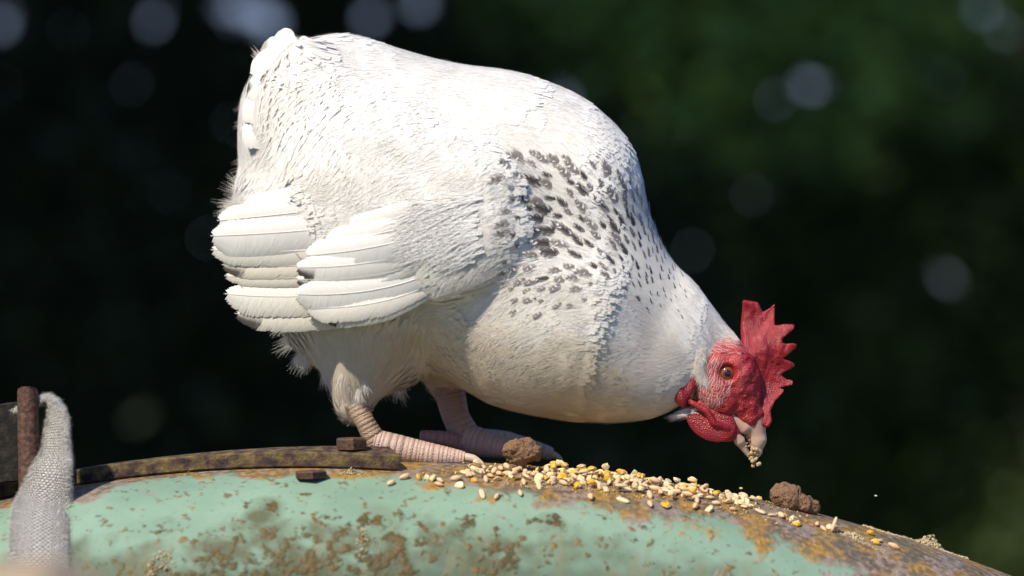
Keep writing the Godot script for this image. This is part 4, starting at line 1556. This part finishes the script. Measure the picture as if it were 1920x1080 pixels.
	for i in 900:
		var x := lerpf(760.0, 1560.0, (rng.randf() + rng.randf()) * 0.5) + rnd(-30, 60)
		var z := rnd(-0.038, 0.018)
		var xm := at(x, 0).x
		var b := Basis.from_euler(Vector3(rnd(0, TAU), rnd(0, TAU), rnd(0, TAU))).scaled(Vector3.ONE * rnd(0.10, 0.34))
		xf.append(Transform3D(b, tank_top(xm, z) + tank_normal(xm, z) * 0.0004))
		var c: Color = [Color(0.80, 0.70, 0.50), Color(0.62, 0.44, 0.28), Color(0.74, 0.50, 0.14)][rng.randi_range(0, 2)]
		cs.append(c)
	var dust := thing("feed_crumbs", "fine crumbs of broken feed strewn between the grains", "crumbs", at(1150, 880))
	multi("crumbs", grain_mesh(2, 901), mat, xf, cs, dust)
	# two crumbs falling from the beak
	for c in [[1388, 914, 20, 1.2, "tiny pale crumb falling below the hen's beak"], [1640, 928, 20, 1.0, "tiny white crumb in the air beyond the brown lump"]]:
		var o := MeshInstance3D.new()
		o.name = numbered("crumb")
		o.mesh = meshes[2][1]
		o.transform = Transform3D(Basis.from_scale(Vector3.ONE * 0.22 * c[3]), at(c[0], c[1], c[2]))
		add_child(o, true)
		tag(o, c[4], "crumb", "crumbs in the air")


func build_lichen(tank: Node3D) -> void:
	# pale crusts that stand up from the tank, and flecks on the bar
	rng.seed = 51
	var st := grain_mesh(2, 900)
	var xf := []
	var cs := []
	var patch := func(x: float, z: float, rx: float, rz: float, n: int, size: float, lift: float) -> void:
		for i in n:
			var a := rng.randf() * TAU
			var r := sqrt(rng.randf())
			var xm := at(x + cos(a) * r * rx, 0).x
			var zz := z + sin(a) * r * rz
			var up := tank_normal(xm, zz)
			var p := tank_top(xm, zz) + up * lift * rng.randf() * (1.0 - r)
			var b := Basis.from_euler(Vector3(rnd(0, TAU), rnd(0, TAU), rnd(0, TAU))).scaled(Vector3.ONE * size * rnd(0.5, 1.4))
			xf.append(Transform3D(b, p))
			cs.append(Color(0.72, 0.73, 0.76) * rnd(0.7, 1.15))
	for i in 26:
		var t := i / 25.0
		patch.call(1640 + 190 * t, -0.045 + 0.012 * sin(t * 9.0), 7.0, 0.003, 26, 0.22, 0.001)
	for i in 16:
		var t := i / 15.0
		patch.call(1560 + 90 * t, 0.006 + 0.010 * t, 8.0, 0.002, 10, 0.16, 0.0004)
	patch.call(1762, -0.047, 26.0, 0.008, 300, 0.34, 0.008)
	patch.call(1600, 0.006, 22.0, 0.004, 60, 0.3, 0.002)
	patch.call(325, 0.0645, 26.0, 0.008, 130, 0.3, 0.003)
	patch.call(690, 0.058, 12.0, 0.006, 36, 0.25, 0.002)
	patch.call(662, 0.006, 24.0, 0.002, 120, 0.2, 0.004)
	patch.call(350, -0.010, 30.0, 0.003, 24, 0.14, 0.004)
	var m := vertex_mat(0.95, 0.2)
	multi("lichen_crust", st, m, xf, cs, tank, "pale grey lichen crusts growing on the tank")


# ---------------------------------------------------------------- the place round it

func leaf_mesh() -> ArrayMesh:
	var pos := PackedVector3Array([Vector3(0, 0, 0), Vector3(0.26, 0.42, 0.08), Vector3(0, 0.45, 0), Vector3(-0.26, 0.42, 0.08), Vector3(0.16, 0.78, 0.04), Vector3(-0.16, 0.78, 0.04), Vector3(0, 1, -0.08)])
	var st := SurfaceTool.new()
	st.begin(Mesh.PRIMITIVE_TRIANGLES)
	for i in [0, 2, 1, 0, 3, 2, 1, 2, 4, 2, 3, 5, 2, 6, 4, 2, 5, 6]: st.add_vertex(pos[i])
	st.generate_normals()
	return st.commit()


# a tree: trunk, limbs, and a crown of leaves filling the given ellipsoids; gaps are [x, y, radius] left open through the crown
func tree(called: String, label: String, base: Vector3, height: float, blobs: Array, leaf: float, count: int, tint: Color, gaps: Array, sd: int) -> void:
	var o := thing(called, label, "tree", base, "trees behind the tank")
	rng.seed = sd
	var bark := rough_mat([lin(0.03, 0.024, 0.018), lin(0.08, 0.065, 0.05)], [0.3, 0.7], 0.05, 0.6, 0.95, 12.0, sd)
	var m := ArrayMesh.new()
	tube(m, [base, base + Vector3(0.05, height * 0.4, 0.03), base + Vector3(-0.06, height * 0.75, 0), base + Vector3(0, height, 0)], [height * 0.026, height * 0.02, height * 0.012, 0.01], 12, Color.WHITE, 0, 0, 6)
	part("trunk", m, bark, o)
	for i in 7:
		var b: Array = blobs[i % blobs.size()]
		var p0 := base + Vector3(0, height * rnd(0.25, 0.75), 0)
		var p1: Vector3 = b[0] + Vector3(rnd(-0.6, 0.6) * b[1].x, rnd(-0.3, 0.5) * b[1].y, rnd(-0.4, 0.4) * b[1].z)
		var lm := ArrayMesh.new()
		tube(lm, [p0, p0.lerp(p1, 0.5) + Vector3(0, 0.15, 0), p1], [height * 0.009, height * 0.006, 0.006], 8, Color.WHITE, 0, 0, 5)
		part("limb", lm, bark, o)
	var xf := []
	var cs := []
	var vol := 0.0
	for b in blobs: vol += b[1].x * b[1].y * b[1].z
	for b in blobs:
		var n := int(count * b[1].x * b[1].y * b[1].z / vol)
		for i in n:
			var d := Vector3(rng.randfn(), rng.randfn(), rng.randfn()).normalized() * pow(rng.randf(), 0.40)
			var p: Vector3 = b[0] + d * b[1]
			var open := false
			for g in gaps:
				var e := Vector2(p.x - g[0], p.y - g[1]).length()
				if e < g[2] * 0.95 + leaf * 0.25: open = true
			if open: continue
			var s := leaf * rnd(0.7, 1.25)
			var q := Basis.from_euler(Vector3(rnd(-1.2, 1.2), rnd(0, TAU), rnd(0, TAU)))
			xf.append(Transform3D(q.scaled(Vector3.ONE * s), p - q.y * s * 0.5))
			var c := tint * rnd(0.6, 1.3) * (float(b[2]) if b.size() > 2 else 1.0)
			cs.append(Color(c.r, c.g, c.b))
	var lm2 := vertex_mat(0.55, 0.35)
	lm2.backlight_enabled = true
	lm2.backlight = Color(0.5, 0.6, 0.2)
	multi("crown", leaf_mesh(), lm2, xf, cs, o)


func build_place() -> void:
	var ground := PlaneMesh.new()
	ground.size = Vector2(600, 600)
	structure("ground", ground, rough_mat([lin(0.035, 0.04, 0.015), lin(0.07, 0.085, 0.03), lin(0.10, 0.085, 0.05)], [0.25, 0.5, 0.8], 0.03, 3.0, 0.95, 20.0, 61), "grassy ground around the tank, in shade below the trees")
	# gaps in the leaves through which the sky shows: x, y, radius in metres
	var gaps := [[-1.62, 2.99, 0.040], [-1.26, 3.02, 0.047], [-1.11, 2.98, 0.061], [-0.64, 2.99, 0.030], [-0.39, 3.07, 0.052], [-2.30, 2.96, 0.041], [-2.29, 2.68, 0.028], [-1.72, 2.67, 0.017], [-1.54, 2.20, 0.017], [-1.37, 1.99, 0.011], [-1.68, 1.60, 0.018], [-1.61, 1.21, 0.015], [-1.69, 1.18, 0.013], [0.23, 2.62, 0.030], [1.32, 2.68, 0.037], [1.43, 2.67, 0.018], [1.17, 2.62, 0.017], [1.06, 2.19, 0.019], [1.21, 2.24, 0.013], [1.95, 2.70, 0.017], [2.02, 2.34, 0.017], [2.11, 3.02, 0.041], [2.22, 2.92, 0.030], [1.95, 1.82, 0.021], [2.19, 1.81, 0.015], [0.82, 1.94, 0.010], [2.27, 2.58, 0.019], [2.38, 2.34, 0.028], [0.05, 2.96, 0.019], [-2.00, 2.92, 0.011], [-1.24, 2.51, 0.009]]
	var dark := Color(0.030, 0.045, 0.022)
	tree("holly_tree", "dark dense evergreen beyond the tank, behind the strap and pin", Vector3(-2.5, 0, -12.7), 6.5, [[Vector3(-2.6, 1.6, -12.6), Vector3(1.9, 2.0, 0.26)], [Vector3(-2.3, 4.4, -12.6), Vector3(1.7, 2.3, 0.26)]], 0.15, 42000, dark, gaps, 71)
	tree("holly_tree", "dark evergreen beyond the tank, behind the hen's back", Vector3(-0.1, 0, -12.6), 6.8, [[Vector3(-0.1, 1.6, -12.5), Vector3(1.9, 2.0, 0.26)], [Vector3(0.1, 4.4, -12.6), Vector3(1.8, 2.3, 0.26), 1.6]], 0.15, 42000, dark, gaps, 72)
	tree("laurel_tree", "lighter green leafy tree beyond the tank, behind the hen's head", Vector3(2.3, 0, -12.5), 6.4, [[Vector3(2.1, 1.5, -12.5), Vector3(2.0, 1.9, 0.26), 0.5], [Vector3(2.3, 4.2, -12.6), Vector3(2.0, 2.3, 0.26), 0.6], [Vector3(1.15, 3.3, -12.45), Vector3(1.5, 1.25, 0.26), 2.3]], 0.16, 48000, Color(0.085, 0.145, 0.038), gaps, 73)  # the sunlit glow of its upper leaves is put into the blob tints
	tree("holly_tree", "dark evergreen beyond the tank at the far end of the row", Vector3(4.9, 0, -12.6), 6.3, [[Vector3(4.4, 1.6, -12.7), Vector3(2.2, 2.0, 0.26)], [Vector3(4.8, 4.3, -12.6), Vector3(1.7, 2.2, 0.26)]], 0.15, 32000, dark, [], 74)
	tree("holly_tree", "dark evergreen beyond the tank that starts the row", Vector3(-5.2, 0, -12.6), 6.3, [[Vector3(-5.1, 1.6, -12.6), Vector3(1.8, 2.0, 0.26)], [Vector3(-5.1, 4.3, -12.6), Vector3(1.7, 2.2, 0.26)]], 0.15, 32000, dark, [], 75)
	# unseen tall trees, added so their boughs keep the sun off the row
	tree("added_shade_tree", "tall unseen tree added to shade the dark evergreens on the strap's side", Vector3(-6.4, 0, -10.5), 10.5, [[Vector3(-4.2, 7.6, -9.8), Vector3(4.6, 1.8, 3.2)], [Vector3(-6.4, 9.6, -10.4), Vector3(3.2, 1.8, 3.0)]], 0.26, 26000, Color(0.05, 0.075, 0.03), [], 76)
	tree("added_shade_tree", "tall unseen tree added to shade the leafy trees on the beak's side", Vector3(6.6, 0, -10.8), 10.5, [[Vector3(3.6, 7.5, -9.8), Vector3(4.6, 1.8, 3.2)], [Vector3(6.4, 9.6, -10.6), Vector3(3.2, 1.8, 3.0)]], 0.26, 8000, Color(0.055, 0.08, 0.03), [], 77)


func build_stand() -> void:
	var m := rough_mat([lin(0.10, 0.05, 0.03), lin(0.22, 0.11, 0.06)], [0.3, 0.7], 0.05, 0.2, 0.8, 0.6, 81)
	var o := thing("cradle", "rusty steel cradle carrying the green tank", "cradle", Vector3(TX, 0, TZ))
	for x in [-0.38, 0.38]:
		for z in [-0.12, 0.12]:
			part("leg", bar([[Vector3(TX + x, 0.0, TZ + z), Vector3(0.03, 0, 0), Vector3(0, 0, 0.03)], [Vector3(TX + x, 0.86, TZ + z), Vector3(0.03, 0, 0), Vector3(0, 0, 0.03)]], 0.004), m, o)
	for z in [-0.12, 0.12]:
		part("rail", bar([[Vector3(TX - 0.52, 0.70, TZ + z), Vector3(0, 0, 0.025), Vector3(0, 0.03, 0)], [Vector3(TX + 0.52, 0.70, TZ + z), Vector3(0, 0, 0.025), Vector3(0, 0.03, 0)]], 0.004), m, o)
	var post := thing("timber_post", "pale weathered timber post close to the lens, out of focus", "post", Vector3(-0.26, 0, 0.62))
	var wood := rough_mat([lin(0.30, 0.23, 0.15), lin(0.46, 0.37, 0.26)], [0.3, 0.7], 0.04, 0.12, 0.9, 0.8, 82)
	part("shaft", bar([[Vector3(-0.235, 0.0, 0.62), Vector3(0.085, 0, 0), Vector3(0, 0, 0.05)], [Vector3(-0.235, EYE - 0.116, 0.62), Vector3(0.085, 0, 0), Vector3(0, 0, 0.05)], [Vector3(-0.24, EYE - 0.108, 0.62), Vector3(0.07, 0.006, 0), Vector3(0, 0, 0.035)]], 0.006), wood, post)


func _ready() -> void:
	rng.seed = 1
	var cam := Camera3D.new()
	cam.name = "camera"
	cam.position = Vector3(0, EYE, DIST)
	var lens := CameraAttributesPhysical.new()
	lens.frustum_focal_length = 24.0 * DIST / (1080.0 * U)
	lens.exposure_aperture = lens.frustum_focal_length / 30.0
	lens.frustum_focus_distance = DIST + 0.030
	lens.frustum_near = 0.05
	lens.frustum_far = 900.0
	cam.attributes = lens
	cam.far = 900.0
	add_child(cam)
	cam.current = true
	print("fov ", cam.fov, " want ", rad_to_deg(2.0 * atan(540.0 * U / DIST)))
	var env := Environment.new()
	env.background_mode = Environment.BG_SKY
	env.tonemap_mode = Environment.TONE_MAPPER_LINEAR
	env.tonemap_exposure = 1.32
	env.sdfgi_enabled = true
	env.ssao_enabled = true
	env.ssil_enabled = true
	var sm := ProceduralSkyMaterial.new()
	sm.sky_top_color = Color(0.36, 0.52, 0.80)
	sm.sky_horizon_color = Color(0.74, 0.80, 0.90)
	sm.sky_curve = 0.14
	sm.ground_horizon_color = Color(0.45, 0.47, 0.45)
	sm.ground_bottom_color = Color(0.16, 0.17, 0.13)
	env.sky = Sky.new()
	env.sky.sky_material = sm
	env.background_energy_multiplier = 0.75
	var we := WorldEnvironment.new()
	we.name = "environment"
	we.environment = env
	add_child(we)
	var sun := DirectionalLight3D.new()
	sun.name = "sun"
	sun.light_energy = 1.4
	sun.light_color = Color(1.0, 0.955, 0.87)
	sun.light_angular_distance = 0.8
	sun.shadow_enabled = true
	var to_sun := Vector3(-0.42, 0.70, 0.56).normalized()
	sun.basis = Basis.looking_at(-to_sun, Vector3.UP)
	add_child(sun)

	rust = rough_mat([lin(0.045, 0.028, 0.024), lin(0.10, 0.052, 0.036), lin(0.17, 0.085, 0.055)], [0.25, 0.5, 0.8], 0.03, 0.03, 0.75, 0.25, 91)
	mossy = rough_mat([lin(0.028, 0.02, 0.018), lin(0.09, 0.05, 0.045), lin(0.11, 0.095, 0.03), lin(0.20, 0.13, 0.07)], [0.22, 0.45, 0.62, 0.85], 0.022, 0.05, 0.9, 0.5, 92)
	var t0 := Time.get_ticks_msec()
	build_place()
	print("place ", Time.get_ticks_msec() - t0)
	var tank := thing("tank", "old oval steel tank, green paint worn through by rust and ochre lichen", "tank", Vector3(TX, TY - TB, TZ))
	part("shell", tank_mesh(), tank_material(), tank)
	print("tank ", Time.get_ticks_msec() - t0)
	build_stand()
	build_bar()
	build_pin()
	build_strap()
	build_hen()
	print("hen ", Time.get_ticks_msec() - t0)
	var mud := rough_mat([lin(0.10, 0.055, 0.030), lin(0.21, 0.12, 0.068), lin(0.33, 0.21, 0.13)], [0.25, 0.5, 0.85], 0.06, 0.012, 0.95, 0.5, 93)
	build_lump("feed_lump", "round brown feed lump between the hen's claws", 978, 848, -45, Vector3(36, 25, 26), 8, [[Vector3(26, -2, 8), 10.0]], 94, mud)
	build_lump("feed_lump", "crumbly brown lump with a knob, alone past the feed", 1486, 540.0 - (tank_top(at(1486, 0).x, -0.024).y - EYE) / U - 22.0, -80, Vector3(36, 26, 26), 22, [[Vector3(48, 22, 0), 12.0], [Vector3(30, 12, 4), 15.0]], 95, mud)
	build_grain()
	build_lichen(tank)
	print("all ", Time.get_ticks_msec() - t0)
